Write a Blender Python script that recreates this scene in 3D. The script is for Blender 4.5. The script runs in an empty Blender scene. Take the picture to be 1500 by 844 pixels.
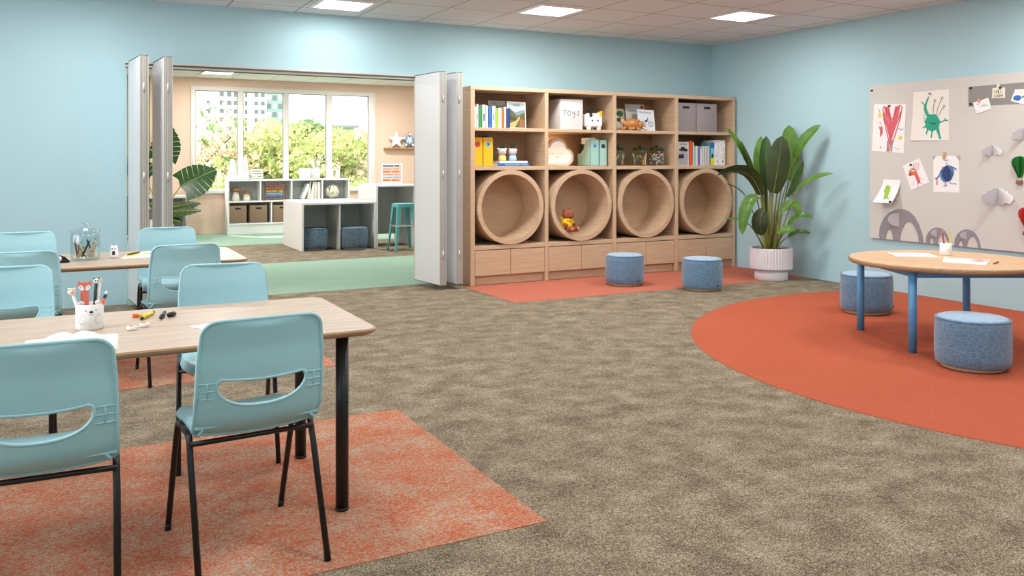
import bpy, bmesh, math, random
from mathutils import Vector, Matrix
from mathutils.geometry import delaunay_2d_cdt
C = bpy.context.scene.collection
PI = math.pi
rnd = random.Random(7)

# ---------------------------------------------------------------- colours and materials
def lin(c):
    out = []
    for v in c[:3]:
        v = v / 255.0
        out.append(v / 12.92 if v <= 0.04045 else ((v + 0.055) / 1.055) ** 2.4)
    return (out[0], out[1], out[2], 1.0)

def newmat(name):
    m = bpy.data.materials.new(name)
    m.use_nodes = True
    nt = m.node_tree
    return m, nt, nt.nodes['Principled BSDF']

def mat(name, rgb, rough=0.5, metal=0.0, var=0.0, vscale=8.0, stretch=(1, 1, 1), bump=0.0, bscale=60.0, emit=0.0, sheen=0.0, coat=0.0):
    m, nt, b = newmat(name)
    col = lin(rgb)
    b.inputs['Base Color'].default_value = col
    b.inputs['Roughness'].default_value = rough
    b.inputs['Metallic'].default_value = metal
    if sheen: b.inputs['Sheen Weight'].default_value = sheen
    if coat: b.inputs['Coat Weight'].default_value = coat
    if emit:
        b.inputs['Emission Color'].default_value = col
        b.inputs['Emission Strength'].default_value = emit
    if var or bump:
        tc = nt.nodes.new('ShaderNodeTexCoord'); mp = nt.nodes.new('ShaderNodeMapping')
        mp.inputs['Scale'].default_value = stretch
        nt.links.new(tc.outputs['Object'], mp.inputs['Vector'])
    if var:
        n = nt.nodes.new('ShaderNodeTexNoise'); n.inputs['Scale'].default_value = vscale; n.inputs['Detail'].default_value = 5
        nt.links.new(mp.outputs['Vector'], n.inputs['Vector'])
        r = nt.nodes.new('ShaderNodeValToRGB')
        r.color_ramp.elements[0].position = 0.3; r.color_ramp.elements[1].position = 0.7
        r.color_ramp.elements[0].color = tuple(max(0, c * (1 - var)) for c in col[:3]) + (1,)
        r.color_ramp.elements[1].color = tuple(min(1, c * (1 + var)) for c in col[:3]) + (1,)
        nt.links.new(n.outputs['Fac'], r.inputs['Fac'])
        nt.links.new(r.outputs['Color'], b.inputs['Base Color'])
    if bump:
        n2 = nt.nodes.new('ShaderNodeTexNoise'); n2.inputs['Scale'].default_value = bscale; n2.inputs['Detail'].default_value = 3
        nt.links.new(mp.outputs['Vector'], n2.inputs['Vector'])
        bp = nt.nodes.new('ShaderNodeBump'); bp.inputs['Strength'].default_value = bump; bp.inputs['Distance'].default_value = 0.004
        nt.links.new(n2.outputs['Fac'], bp.inputs['Height'])
        nt.links.new(bp.outputs['Normal'], b.inputs['Normal'])
    return m

def wood(name, light, dark, stretch=(1, 14, 14), scale=2.2, rough=0.5):
    m, nt, b = newmat(name)
    tc = nt.nodes.new('ShaderNodeTexCoord'); mp = nt.nodes.new('ShaderNodeMapping'); mp.inputs['Scale'].default_value = stretch
    nt.links.new(tc.outputs['Object'], mp.inputs['Vector'])
    n = nt.nodes.new('ShaderNodeTexNoise'); n.inputs['Scale'].default_value = scale; n.inputs['Detail'].default_value = 8; n.inputs['Roughness'].default_value = 0.62
    n.inputs['Distortion'].default_value = 0.25
    nt.links.new(mp.outputs['Vector'], n.inputs['Vector'])
    r = nt.nodes.new('ShaderNodeValToRGB')
    e = r.color_ramp.elements
    e[0].position = 0.3; e[0].color = lin(dark); e[1].position = 0.68; e[1].color = lin(light)
    nt.links.new(n.outputs['Fac'], r.inputs['Fac']); nt.links.new(r.outputs['Color'], b.inputs['Base Color'])
    b.inputs['Roughness'].default_value = rough
    return m

def carpet(name, dark, mid, light, big=1.6, fine=170.0, bigw=0.5, stretch=(1, 2.6, 1), w3=0.45, lo=0.3, hi=0.72, bump=0.5):
    m, nt, b = newmat(name)
    L = nt.links.new
    tc = nt.nodes.new('ShaderNodeTexCoord'); mp = nt.nodes.new('ShaderNodeMapping'); mp.inputs['Scale'].default_value = stretch
    L(tc.outputs['Object'], mp.inputs['Vector'])
    n1 = nt.nodes.new('ShaderNodeTexNoise'); n1.inputs['Scale'].default_value = big; n1.inputs['Detail'].default_value = 6; n1.inputs['Roughness'].default_value = 0.68
    n2 = nt.nodes.new('ShaderNodeTexNoise'); n2.inputs['Scale'].default_value = fine; n2.inputs['Detail'].default_value = 3
    n3 = nt.nodes.new('ShaderNodeTexNoise'); n3.inputs['Scale'].default_value = fine * 0.36; n3.inputs['Detail'].default_value = 4; n3.inputs['Roughness'].default_value = 0.7
    for n in (n1, n2, n3): L(mp.outputs['Vector'], n.inputs['Vector'])
    a = nt.nodes.new('ShaderNodeMath'); a.operation = 'MULTIPLY'; a.inputs[1].default_value = bigw
    c = nt.nodes.new('ShaderNodeMath'); c.operation = 'MULTIPLY_ADD'; c.inputs[1].default_value = (1 - bigw) * (1 - w3)
    d = nt.nodes.new('ShaderNodeMath'); d.operation = 'MULTIPLY_ADD'; d.inputs[1].default_value = (1 - bigw) * w3
    L(n1.outputs['Fac'], a.inputs[0]); L(n2.outputs['Fac'], c.inputs[0]); L(a.outputs[0], c.inputs[2])
    L(n3.outputs['Fac'], d.inputs[0]); L(c.outputs[0], d.inputs[2])
    r = nt.nodes.new('ShaderNodeValToRGB'); e = r.color_ramp.elements
    e[0].position = lo; e[0].color = lin(dark); e[1].position = hi; e[1].color = lin(light)
    x = e.new((lo + hi) / 2); x.color = lin(mid)
    L(d.outputs[0], r.inputs['Fac']); L(r.outputs['Color'], b.inputs['Base Color'])
    b.inputs['Roughness'].default_value = 0.95
    b.inputs['Specular IOR Level'].default_value = 0.15
    bp = nt.nodes.new('ShaderNodeBump'); bp.inputs['Strength'].default_value = bump; bp.inputs['Distance'].default_value = 0.006
    L(n2.outputs['Fac'], bp.inputs['Height']); L(bp.outputs['Normal'], b.inputs['Normal'])
    return m

def glass(name, tint=(235, 245, 245), clear=0.86, rough=0.02):
    m, nt, b = newmat(name)
    nt.nodes.remove(b)
    out = nt.nodes['Material Output']
    t = nt.nodes.new('ShaderNodeBsdfTransparent'); t.inputs['Color'].default_value = lin(tint)
    g = nt.nodes.new('ShaderNodeBsdfGlossy'); g.inputs['Roughness'].default_value = rough
    fr = nt.nodes.new('ShaderNodeLayerWeight'); fr.inputs['Blend'].default_value = 0.35
    mu = nt.nodes.new('ShaderNodeMath'); mu.operation = 'MULTIPLY_ADD'; mu.inputs[1].default_value = 0.28; mu.inputs[2].default_value = (1 - clear) * 0.12
    mx = nt.nodes.new('ShaderNodeMixShader')
    nt.links.new(fr.outputs['Facing'], mu.inputs[0]); nt.links.new(mu.outputs[0], mx.inputs['Fac'])
    nt.links.new(t.outputs[0], mx.inputs[1]); nt.links.new(g.outputs[0], mx.inputs[2]); nt.links.new(mx.outputs[0], out.inputs['Surface'])
    return m

def leafmat(name, front, back, rough=0.45, transl=0.25, var=0.25):
    m, nt, b = newmat(name)
    L = nt.links.new
    geo = nt.nodes.new('ShaderNodeNewGeometry')
    tc = nt.nodes.new('ShaderNodeTexCoord')
    n = nt.nodes.new('ShaderNodeTexNoise'); n.inputs['Scale'].default_value = 7
    L(tc.outputs['Object'], n.inputs['Vector'])
    def ramp(c):
        r = nt.nodes.new('ShaderNodeValToRGB'); cc = lin(c)
        r.color_ramp.elements[0].position = 0.32; r.color_ramp.elements[1].position = 0.7
        r.color_ramp.elements[0].color = tuple(v * (1 - var) for v in cc[:3]) + (1,)
        r.color_ramp.elements[1].color = tuple(min(1, v * (1 + var)) for v in cc[:3]) + (1,)
        L(n.outputs['Fac'], r.inputs['Fac']); return r
    mx = nt.nodes.new('ShaderNodeMix'); mx.data_type = 'RGBA'
    L(geo.outputs['Backfacing'], mx.inputs['Factor']); L(ramp(front).outputs['Color'], mx.inputs['A']); L(ramp(back).outputs['Color'], mx.inputs['B'])
    L(mx.outputs['Result'], b.inputs['Base Color']); b.inputs['Roughness'].default_value = rough
    if transl:
        tr = nt.nodes.new('ShaderNodeBsdfTranslucent'); L(mx.outputs['Result'], tr.inputs['Color'])
        ms = nt.nodes.new('ShaderNodeMixShader'); ms.inputs['Fac'].default_value = transl
        L(b.outputs[0], ms.inputs[1]); L(tr.outputs[0], ms.inputs[2]); L(ms.outputs[0], nt.nodes['Material Output'].inputs['Surface'])
    return m

# ---------------------------------------------------------------- mesh builder
class MB:
    def __init__(self):
        self.v = []; self.f = []; self.m = []; self.s = []; self.X = Matrix.Identity(4); self.lift = Vector((0, -4e-5, 0)); self.k = 0
    def add(self, vs, fs, mi=0, smooth=False):
        o = len(self.v)
        self.v += [tuple(self.X @ Vector(p)) for p in vs]
        for f in fs:
            self.f.append(tuple(i + o for i in f)); self.m.append(mi); self.s.append(smooth)
        return self
    def box(self, x0, x1, y0, y1, z0, z1, mi=0, bev=0.0, seg=2):
        if bev <= 0:
            vs = [(x, y, z) for z in (z0, z1) for y in (y0, y1) for x in (x0, x1)]
            return self.add(vs, [(0, 2, 3, 1), (4, 5, 7, 6), (0, 1, 5, 4), (2, 6, 7, 3), (0, 4, 6, 2), (1, 3, 7, 5)], mi)
        bm = bmesh.new(); bmesh.ops.create_cube(bm, size=1)
        for v in bm.verts:
            v.co = Vector(((x0 + x1) / 2 + v.co.x * (x1 - x0), (y0 + y1) / 2 + v.co.y * (y1 - y0), (z0 + z1) / 2 + v.co.z * (z1 - z0)))
        bmesh.ops.bevel(bm, geom=bm.edges[:], offset=bev, segments=seg, affect='EDGES', profile=0.5)
        return self.addbm(bm, mi, seg > 1)
    def addbm(self, bm, mi=0, smooth=False):
        bm.verts.index_update()
        self.add([v.co[:] for v in bm.verts], [[v.index for v in f.verts] for f in bm.faces], mi, smooth)
        bm.free(); return self
    def tube(self, pts, r, n=8, mi=0, closed=False, smooth=True, flat=1.0):
        pts = [Vector(p) for p in pts]; k = len(pts)
        rs = r if isinstance(r, (list, tuple)) else [r] * k
        T = []
        for i in range(k):
            if closed: t = pts[(i + 1) % k] - pts[i - 1]
            else: t = pts[min(i + 1, k - 1)] - pts[max(i - 1, 0)]
            T.append(t.normalized() if t.length > 1e-9 else Vector((0, 0, 1)))
        u = T[0].orthogonal().normalized(); vs = []
        for i in range(k):
            u = (u - T[i] * u.dot(T[i]))
            u = u.normalized() if u.length > 1e-6 else T[i].orthogonal().normalized()
            w = T[i].cross(u)
            for j in range(n):
                a = 2 * PI * j / n
                vs.append(tuple(pts[i] + (u * math.cos(a) + w * math.sin(a) * flat) * rs[i]))
        fs = []
        for i in range(k if closed else k - 1):
            i2 = (i + 1) % k
            for j in range(n):
                j2 = (j + 1) % n
                fs.append((i * n + j, i * n + j2, i2 * n + j2, i2 * n + j))
        if not closed:
            fs.append(tuple(range(n - 1, -1, -1))); fs.append(tuple((k - 1) * n + j for j in range(n)))
        return self.add(vs, fs, mi, smooth)
    def lathe(self, prof, n=32, mi=0, smooth=True, c=(0, 0, 0), caps=True):
        vs = []; k = len(prof)
        for (r, z) in prof:
            for j in range(n):
                a = 2 * PI * j / n
                vs.append((c[0] + r * math.cos(a), c[1] + r * math.sin(a), c[2] + z))
        fs = []
        for i in range(k - 1):
            for j in range(n):
                j2 = (j + 1) % n
                fs.append((i * n + j, i * n + j2, (i + 1) * n + j2, (i + 1) * n + j))
        if caps and prof[0][0] > 1e-6: fs.append(tuple(range(n - 1, -1, -1)))
        if caps and prof[-1][0] > 1e-6: fs.append(tuple((k - 1) * n + j for j in range(n)))
        return self.add(vs, fs, mi, smooth)
    def cyl(self, x, y, z0, z1, r, n=24, mi=0, bev=0.0):
        if bev: return self.lathe([(r - bev, z0), (r, z0 + bev), (r, z1 - bev), (r - bev, z1)], n, mi, True, (x, y, 0))
        return self.lathe([(r, z0), (r, z1)], n, mi, True, (x, y, 0))
    def ell(self, c, r, n=16, k=10, mi=0, R=None):
        vs = []; fs = []
        for i in range(k + 1):
            t = PI * i / k
            for j in range(n):
                a = 2 * PI * j / n
                p = Vector((r[0] * math.sin(t) * math.cos(a), r[1] * math.sin(t) * math.sin(a), r[2] * math.cos(t)))
                if R: p = R @ p
                vs.append((c[0] + p.x, c[1] + p.y, c[2] + p.z))
        for i in range(k):
            for j in range(n):
                j2 = (j + 1) % n
                fs.append((i * n + j, (i + 1) * n + j, (i + 1) * n + j2, i * n + j2))
        return self.add(vs, fs, mi, True)
    def prism(self, poly, y0, y1, mi=0):          # polygon in x,z pushed along y
        n = len(poly)
        vs = [(x, y0, z) for x, z in poly] + [(x, y1, z) for x, z in poly]
        fs = [tuple(range(n)), tuple(range(2 * n - 1, n - 1, -1))]
        fs += [(i, i + n, (i + 1) % n + n, (i + 1) % n) for i in range(n)]
        return self.add(vs, fs, mi)
    def slab(self, poly, z0, z1, mi=0):           # polygon in x,y pushed along z
        n = len(poly)
        vs = [(x, y, z0) for x, y in poly] + [(x, y, z1) for x, y in poly]
        fs = [tuple(range(n - 1, -1, -1)), tuple(range(n, 2 * n))]
        fs += [(i, (i + 1) % n, (i + 1) % n + n, i + n) for i in range(n)]
        return self.add(vs, fs, mi)
    def stroke(self, pts, w, f, mi=0):            # flat ribbon on a surface f(s,t)
        k = len(pts); vs = []; self.k += 1; dl = self.lift * self.k
        for i, (s, t) in enumerate(pts):
            a = pts[max(i - 1, 0)]; b = pts[min(i + 1, k - 1)]
            dx, dy = b[0] - a[0], b[1] - a[1]; l = math.hypot(dx, dy) or 1
            ww = w[i] if isinstance(w, (list, tuple)) else w
            nx, ny = -dy / l * ww / 2, dx / l * ww / 2
            vs += [tuple(Vector(f(s + nx, t + ny)) + dl), tuple(Vector(f(s - nx, t - ny)) + dl)]
        return self.add(vs, [(2 * i, 2 * i + 1, 2 * i + 3, 2 * i + 2) for i in range(k - 1)], mi)
    def blob(self, pts, f, mi=0):
        self.k += 1; dl = self.lift * self.k
        return self.add([tuple(Vector(f(s, t)) + dl) for s, t in pts], [tuple(range(len(pts)))], mi)
    def build(self, name, mats, parent=None, loc=None, rotz=0.0):
        me = bpy.data.meshes.new(name)
        me.from_pydata(self.v, [], self.f)
        if not isinstance(mats, (list, tuple)): mats = [mats]
        for x in mats: me.materials.append(x)
        me.polygons.foreach_set('material_index', self.m)
        me.polygons.foreach_set('use_smooth', self.s)
        me.validate(); me.update()
        o = bpy.data.objects.new(name, me); C.objects.link(o)
        if parent: o.parent = parent
        if loc: o.location = loc
        if rotz: o.rotation_euler = (0, 0, rotz)
        return o

def smooth_angle(o, deg=40):
    me = o.data
    me.polygons.foreach_set('use_smooth', [True] * len(me.polygons))
    try: me.set_sharp_from_angle(angle=math.radians(deg))
    except Exception: pass
    return o

def tag(o, label, cat, group=None, kind=None):
    o['label'] = label; o['category'] = cat
    if group: o['group'] = group
    if kind: o['kind'] = kind
    return o
def thing(name, label, cat, loc=(0, 0, 0), rotz=0.0, group=None):
    o = bpy.data.objects.new(name, None); C.objects.link(o); o.empty_display_size = 0.05
    o.location = loc; o.rotation_euler = (0, 0, rotz)
    return tag(o, label, cat, group)
def struct(o, label=None):
    o['kind'] = 'structure'
    if label: o['label'] = label
    return o
def dup(root, label, loc, rotz=None, group=None):
    r = root.copy(); C.objects.link(r); r.location = loc
    if rotz is not None: r.rotation_euler = (0, 0, rotz)
    r['label'] = label
    if group: r['group'] = group
    for ch in list(root.children):
        c = ch.copy(); C.objects.link(c); c.parent = r
        for g in list(ch.children):
            d = g.copy(); C.objects.link(d); d.parent = c
    return r
def arc(cx, cy, r, a0, a1, n, ry=None):
    ry = r if ry is None else ry
    return [(cx + r * math.cos(math.radians(a0 + (a1 - a0) * i / n)), cy + ry * math.sin(math.radians(a0 + (a1 - a0) * i / n))) for i in range(n + 1)]
def rrect(x0, x1, y0, y1, r, n=6):
    return arc(x1 - r, y1 - r, r, 0, 90, n) + arc(x0 + r, y1 - r, r, 90, 180, n) + arc(x0 + r, y0 + r, r, 180, 270, n) + arc(x1 - r, y0 + r, r, 270, 360, n)
def bez(p, n=12):
    out = []
    for i in range(n + 1):
        t = i / n; q = [Vector(a) for a in p]
        while len(q) > 1: q = [q[j] * (1 - t) + q[j + 1] * t for j in range(len(q) - 1)]
        out.append(tuple(q[0]))
    return out
def text_into(mb, s, size, M, mi=0, align='CENTER'):
    cu = bpy.data.curves.new('t', 'FONT'); cu.body = s; cu.size = size; cu.align_x = align; cu.resolution_u = 3
    ob = bpy.data.objects.new('t', cu); C.objects.link(ob)
    dg = bpy.context.evaluated_depsgraph_get()
    me = bpy.data.meshes.new_from_object(ob.evaluated_get(dg))
    keep = mb.X.copy(); mb.X = keep @ M
    mb.add([v.co[:] for v in me.vertices], [tuple(p.vertices) for p in me.polygons], mi)
    mb.X = keep
    bpy.data.objects.remove(ob); bpy.data.curves.remove(cu); bpy.data.meshes.remove(me)
FRONT = Matrix.Rotation(PI / 2, 4, 'X')          # text standing upright, read from -y

# ---------------------------------------------------------------- shared materials
M = {}
M['wall'] = mat('aqua_wall_paint', (171, 204, 213), 0.75, bump=0.06, bscale=140)
M['peach'] = mat('peach_wall_paint', (238, 206, 186), 0.8)
M['olive'] = mat('olive_paint', (150, 150, 80), 0.7)
M['white'] = mat('white_laminate', (236, 236, 236), 0.45)
M['whitegrey'] = mat('pale_grey_laminate', (205, 205, 204), 0.5)
M['winframe'] = mat('white_window_frame', (232, 226, 224), 0.5)
M['alu'] = mat('brushed_aluminium', (206, 203, 196), 0.42, 0.35)
M['aludark'] = mat('dark_seal', (84, 80, 74), 0.6)
M['panel'] = mat('white_panel_laminate', (228, 229, 232), 0.5)
M['oak'] = wood('pale_oak_veneer', (206, 178, 148), (188, 158, 127), (2.0, 2.0, 30), 2.0)
M['oakh'] = wood('pale_oak_horizontal', (206, 178, 148), (188, 158, 127), (2, 30, 30), 2.0)
M['top'] = wood('ash_table_top', (198, 178, 158), (164, 143, 124), (1.1, 16, 16), 2.4, 0.42)
M['topedge'] = wood('ash_table_edge', (168, 134, 100), (146, 114, 82), (1.1, 16, 16), 2.4, 0.5)
M['rtop'] = wood('oak_round_top', (222, 186, 146), (186, 146, 106), (16, 1.1, 16), 2.4, 0.42)
M['black'] = mat('black_powder_coat', (16, 16, 17), 0.38)
M['chair'] = mat('aqua_plastic', (163, 209, 219), 0.38, bump=0.05, bscale=260)
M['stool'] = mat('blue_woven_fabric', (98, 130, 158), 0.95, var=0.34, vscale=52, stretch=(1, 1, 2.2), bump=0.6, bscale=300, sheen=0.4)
M['stoollit'] = mat('blue_woven_lit_top', (140, 172, 200), 0.95, var=0.18, vscale=52, bump=0.5, bscale=300, sheen=0.5)  # lighter than the cover: overhead sheen is put into this colour
M['stooldark'] = mat('slate_woven_fabric', (96, 118, 136), 0.95, var=0.3, vscale=30, bump=0.4, bscale=240)
M['bluemetal'] = mat('blue_powder_coat', (86, 150, 200), 0.4)
M['teal'] = mat('teal_painted_metal', (112, 192, 196), 0.35)
M['paper'] = mat('white_paper', (238, 236, 236), 0.8)
M['dark'] = mat('dark_ink', (40, 38, 42), 0.7)
def basic(n, c, r=0.55): 
    if n not in M: M[n] = mat(n, c, r)
    return M[n]
basic('red', (196, 52, 48)); basic('pinkred', (214, 92, 104)); basic('yellow', (240, 190, 30)); basic('lemon', (226, 214, 40)); basic('blue', (40, 104, 176))
basic('navy', (36, 58, 112)); basic('green', (44, 140, 74)); basic('orange', (226, 104, 40)); basic('emerald', (24, 156, 126)); basic('lime', (150, 190, 60))
basic('pink', (228, 150, 150)); basic('grey', (150, 148, 148)); basic('cream', (232, 224, 206)); basic('purple', (120, 104, 180)); basic('skyblue', (120, 190, 220))
basic('pure', (242, 242, 242), 0.5); basic('brown', (132, 92, 62)); basic('tan', (206, 166, 122)); basic('mint', (160, 204, 192)); basic('crayonblue', (74, 118, 170))
basic('darkgreen', (30, 84, 44)); basic('felt', (142, 137, 141), 0.95); basic('feltlight', (176, 170, 176), 0.95)
M['clear'] = glass('clear_glass', (246, 250, 250))
# ================================================================ the setting
ZC = 3.09; YB = 9.44; XR = 8.157; YW = 17.75
OX0, OX1, OZ = 0.556, 4.05, 2.43
M['floor'] = carpet('taupe_loop_carpet', (68, 59, 46), (126, 113, 94), (182, 169, 149), big=5.0, fine=135, bigw=0.25, w3=0.36, lo=0.40, hi=0.60, stretch=(1, 1.15, 1))
M['green_carpet'] = carpet('sage_green_carpet', (130, 160, 140), (147, 176, 156), (164, 190, 172), big=1.0, fine=150, bigw=0.25, lo=0.3, hi=0.7, bump=0.25)
M['patch'] = carpet('orange_taupe_carpet', (178, 86, 54), (180, 120, 92), (176, 164, 146), big=4.6, fine=135, bigw=0.28, w3=0.36, lo=0.41, hi=0.585, stretch=(1, 1.15, 1))
M['patch2'] = carpet('salmon_carpet', (172, 94, 76), (184, 107, 87), (196, 122, 102), big=1.0, fine=150, bigw=0.2, lo=0.3, hi=0.7, bump=0.25)
M['rug'] = carpet('terracotta_carpet', (158, 74, 50), (174, 87, 61), (190, 106, 79), big=0.9, fine=150, bigw=0.2, lo=0.3, hi=0.7, stretch=(1, 1.4, 1), bump=0.3)

# ceiling with its tile grid
def ceiling_mat():
    m, nt, b = newmat('ceiling_tiles'); L = nt.links.new
    tc = nt.nodes.new('ShaderNodeTexCoord'); sp = nt.nodes.new('ShaderNodeSeparateXYZ'); L(tc.outputs['Object'], sp.inputs[0])
    def line(sock, off):
        a = nt.nodes.new('ShaderNodeMath'); a.operation = 'SUBTRACT'; L(sock, a.inputs[0]); a.inputs[1].default_value = off
        q = nt.nodes.new('ShaderNodeMath'); q.operation = 'PINGPONG'; L(a.outputs[0], q.inputs[0]); q.inputs[1].default_value = 0.356
        l = nt.nodes.new('ShaderNodeMath'); l.operation = 'LESS_THAN'; L(q.outputs[0], l.inputs[0]); l.inputs[1].default_value = 0.0055
        return l
    mx = nt.nodes.new('ShaderNodeMath'); mx.operation = 'MAXIMUM'
    L(line(sp.outputs['X'], 2.237).outputs[0], mx.inputs[0]); L(line(sp.outputs['Y'], 9.125).outputs[0], mx.inputs[1])
    mi = nt.nodes.new('ShaderNodeMix'); mi.data_type = 'RGBA'; L(mx.outputs[0], mi.inputs['Factor'])
    mi.inputs['A'].default_value = lin((224, 224, 226)); mi.inputs['B'].default_value = lin((112, 102, 96))
    L(mi.outputs['Result'], b.inputs['Base Color']); b.inputs['Roughness'].default_value = 0.9
    return m
M['ceil'] = ceiling_mat()
XL, YF = -3.6, -2.6
struct(MB().box(XL - .2, XR + .2, YF - .2, YW + .3, -0.12, 0.0).build('floor', M['floor']), 'taupe mottled carpet floor')
struct(MB().box(XL - .2, XR + .2, YF - .2, YB + .1, ZC, ZC + .12).build('ceiling', M['ceil']), 'pale ceiling of square tiles')
struct(MB().box(-1.2, XR + .2, YB + .1, YW + .3, ZC, ZC + .12).build('ceiling', M['ceil']), 'pale tiled ceiling of the room behind')
w = MB()
w.box(XL - .2, OX0, YB, YB + .12, 0, ZC); w.box(OX1, XR + .15, YB, YB + .12, 0, ZC); w.box(OX0, OX1, YB, YB + .12, OZ, ZC)
struct(w.build('wall_back', M['wall']), 'aqua wall with wide opening')
struct(MB().box(XR, XR + .15, YF, YB + .05, 0, ZC).build('wall_right', M['wall']), 'aqua wall behind the pinboard')
struct(MB().box(XL, XR, YF - .15, YF, 0, ZC).build('wall_front', M['wall']))
w = MB()
w.box(XL - .15, XL, YF, 0.4, 0, ZC); w.box(XL - .15, XL, 8.2, YB, 0, ZC); w.box(XL - .15, XL, 0.4, 8.2, 0, 0.85); w.box(XL - .15, XL, 0.4, 8.2, 2.85, ZC)
struct(w.build('wall_left', M['wall']))
w = MB()
for y in (0.4, 2.95, 5.55, 8.1): w.box(XL - .1, XL - .02, y, y + .1, 0.85, 2.85)
w.box(XL - .1, XL - .02, .4, 8.2, .85, .93); w.box(XL - .1, XL - .02, .4, 8.2, 2.77, 2.85)
struct(w.build('window_added', M['winframe']))  # unseen window, added so that side light enters from the left
# room behind the opening
WX0, WX1, WZ0, WZ1 = 2.235, 5.90, 0.85, 2.90
w = MB()
w.box(1.45, WX0, YW, YW + .2, 0, ZC); w.box(WX1, 8.3, YW, YW + .2, 0, ZC); w.box(WX0, WX1, YW, YW + .2, 0, WZ0); w.box(WX0, WX1, YW, YW + .2, WZ1, ZC)
struct(w.build('wall_window', M['peach']), 'peach wall around the big window')
struct(MB().box(-1.2, 1.45, YW, YW + .2, 0, ZC).build('wall_olive', M['olive']), 'olive strip of wall seen past the folded doors')
struct(MB().box(-1.3, -1.2, YB + .12, YW + .2, 0, ZC).build('wall_inner_left', M['peach']))
struct(MB().box(8.2, 8.3, YB + .12, YW + .2, 0, ZC).build('wall_inner_right', M['peach']))
w = MB()
e = 0.05
w.box(WX0 - e, WX1 + e, YW - .03, YW + .1, WZ1 - .06, WZ1 + .03, bev=.006); w.box(WX0 - e, WX1 + e, YW - .06, YW + .1, WZ0 - .05, WZ0 + .03, bev=.006)
for a, b in ((WX0 - e, 2.274), (3.081, 3.178), (3.99, 4.085), (4.882, 4.992), (5.808, WX1 + e)): w.box(a, b, YW - .028, YW + .1, WZ0 + .025, WZ1 - .055, bev=.006)
win = struct(w.build('window_1', M['winframe']), 'four-bay white window frame')
for a, b in ((2.274, 3.081), (3.178, 3.99), (4.085, 4.882), (4.992, 5.808)):
    g = MB().box(a, b, YW + .045, YW + .05, WZ0 + .03, WZ1 - .06).build('pane', glass('window_glass', (250, 252, 252), 0.97, 0.0) if 'wg' not in M else M['wg'], win); M['wg'] = g.data.materials[0]
    q = MB()
    for x in (a + .004, b - .016): q.box(x, x + .012, YW + .02, YW + .04, WZ0 + .03, WZ1 - .06)
    q.box(a, b, YW + .02, YW + .04, WZ1 - .075, WZ1 - .06)
    q.build('gasket', M['grey'], win)
# track over the opening
w = MB()
w.box(OX0 - .02, OX1, YB - .045, YB, OZ - .03, OZ + .025, 0); w.box(OX0 - .02, OX1, YB - .06, YB - .045, OZ - .012, OZ + .004, 1); w.box(OX0, OX1, YB, YB + .12, OZ - .03, OZ, 1)
struct(w.build('trim_1', [M['alu'], M['aludark']]), 'metal track above the opening')
# carpets laid into the floor
def flat(name, poly, z, m, label, cat='carpet', group=None):
    cx = sum(p[0] for p in poly) / len(poly); cy = sum(p[1] for p in poly) / len(poly)
    o = MB().slab([(x - cx, y - cy) for x, y in poly], 0, z).build(name, m, loc=(cx, cy, 0.0))
    return tag(o, label, cat, group)
R4 = lambda a, b, c, d: [(a, c), (b, c), (b, d), (a, d)]
flat('carpet_inlay', R4(-3.0, 1.715, 2.97, 4.71), .003, M['patch'], 'orange and taupe mottled carpet inlay under the front classroom table', group=None)
flat('carpet_inlay', R4(-3.0, 1.71, 5.92, 7.65), .003, M['patch'], 'orange and taupe mottled carpet inlay under the rear classroom table')
flat('carpet_inlay', R4(4.06, XR - .01, 7.69, 8.96), .002, M['patch2'], 'salmon carpet strip in front of the bookcase')
cc = [(6.987 + 2.966 * math.cos(a), 3.81 + 2.966 * math.sin(a)) for a in [2 * PI * i / 160 for i in range(160)]]
cc = [(min(x, XR - .01), y) for x, y in cc]
flat('round_carpet', cc, .003, M['rug'], 'large round terracotta carpet under the round table')
flat('carpet_inlay', [(OX0 + .01, 9.36), (OX1 - .01, 9.36), (OX1 - .01, 9.57), (8.19, 9.57), (8.19, 12.25), (-1.19, 12.25), (-1.19, 9.57), (OX0 + .01, 9.57)], .003, M['green_carpet'], 'sage green carpet strip crossing the doorway')
flat('carpet_inlay', R4(-1.19, 8.19, 15.1, YW), .003, M['green_carpet'], 'sage green carpet strip below the big window')

# ceiling lights
M['diff'] = mat('light_diffuser', (255, 253, 248), 0.4, emit=4.0)
def lamp(x, y, power, size=0.5):
    l = bpy.data.lights.new('panel', 'AREA'); l.shape = 'SQUARE'; l.size = size; l.energy = power; l.color = (1.0, 0.98, 0.955)
    o = bpy.data.objects.new('ceiling_light_lamp', l); C.objects.link(o); o.location = (x, y, ZC - .03)
    return o
def ceiling_light(x, y, label, power, s=0.25):
    t = thing('ceiling_light', label, 'ceiling light', (x, y, ZC), 0, 'ceiling light panels')
    f = MB()
    for a in ((-s - .03, s + .03, -s - .03, -s), (-s - .03, s + .03, s, s + .03), (-s - .03, -s, -s, s), (s, s + .03, -s, s)): f.box(a[0], a[1], a[2], a[3], -.012, 0)
    f.build('frame', M['pure'], t)
    MB().box(-s, s, -s, s, -.009, 0).build('diffuser', M['diff'], t)
    o = lamp(x, y, power, 2 * s)
    o.parent = t; o.location = (0, 0, -.014)
    return t
LP = 30.5
ceiling_light(2.585, 8.77, 'leftmost square light panel in the ceiling, above the doorway', LP * .5)
ceiling_light(4.70, 8.05, 'middle square light panel, above the front of the bookcase', LP * 1.9)
ceiling_light(6.80, 7.35, 'rightmost square light panel, nearest the pinboard wall corner', LP)
ceiling_light(2.52, 16.57, 'square light panel in the ceiling of the room behind', LP)
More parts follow.
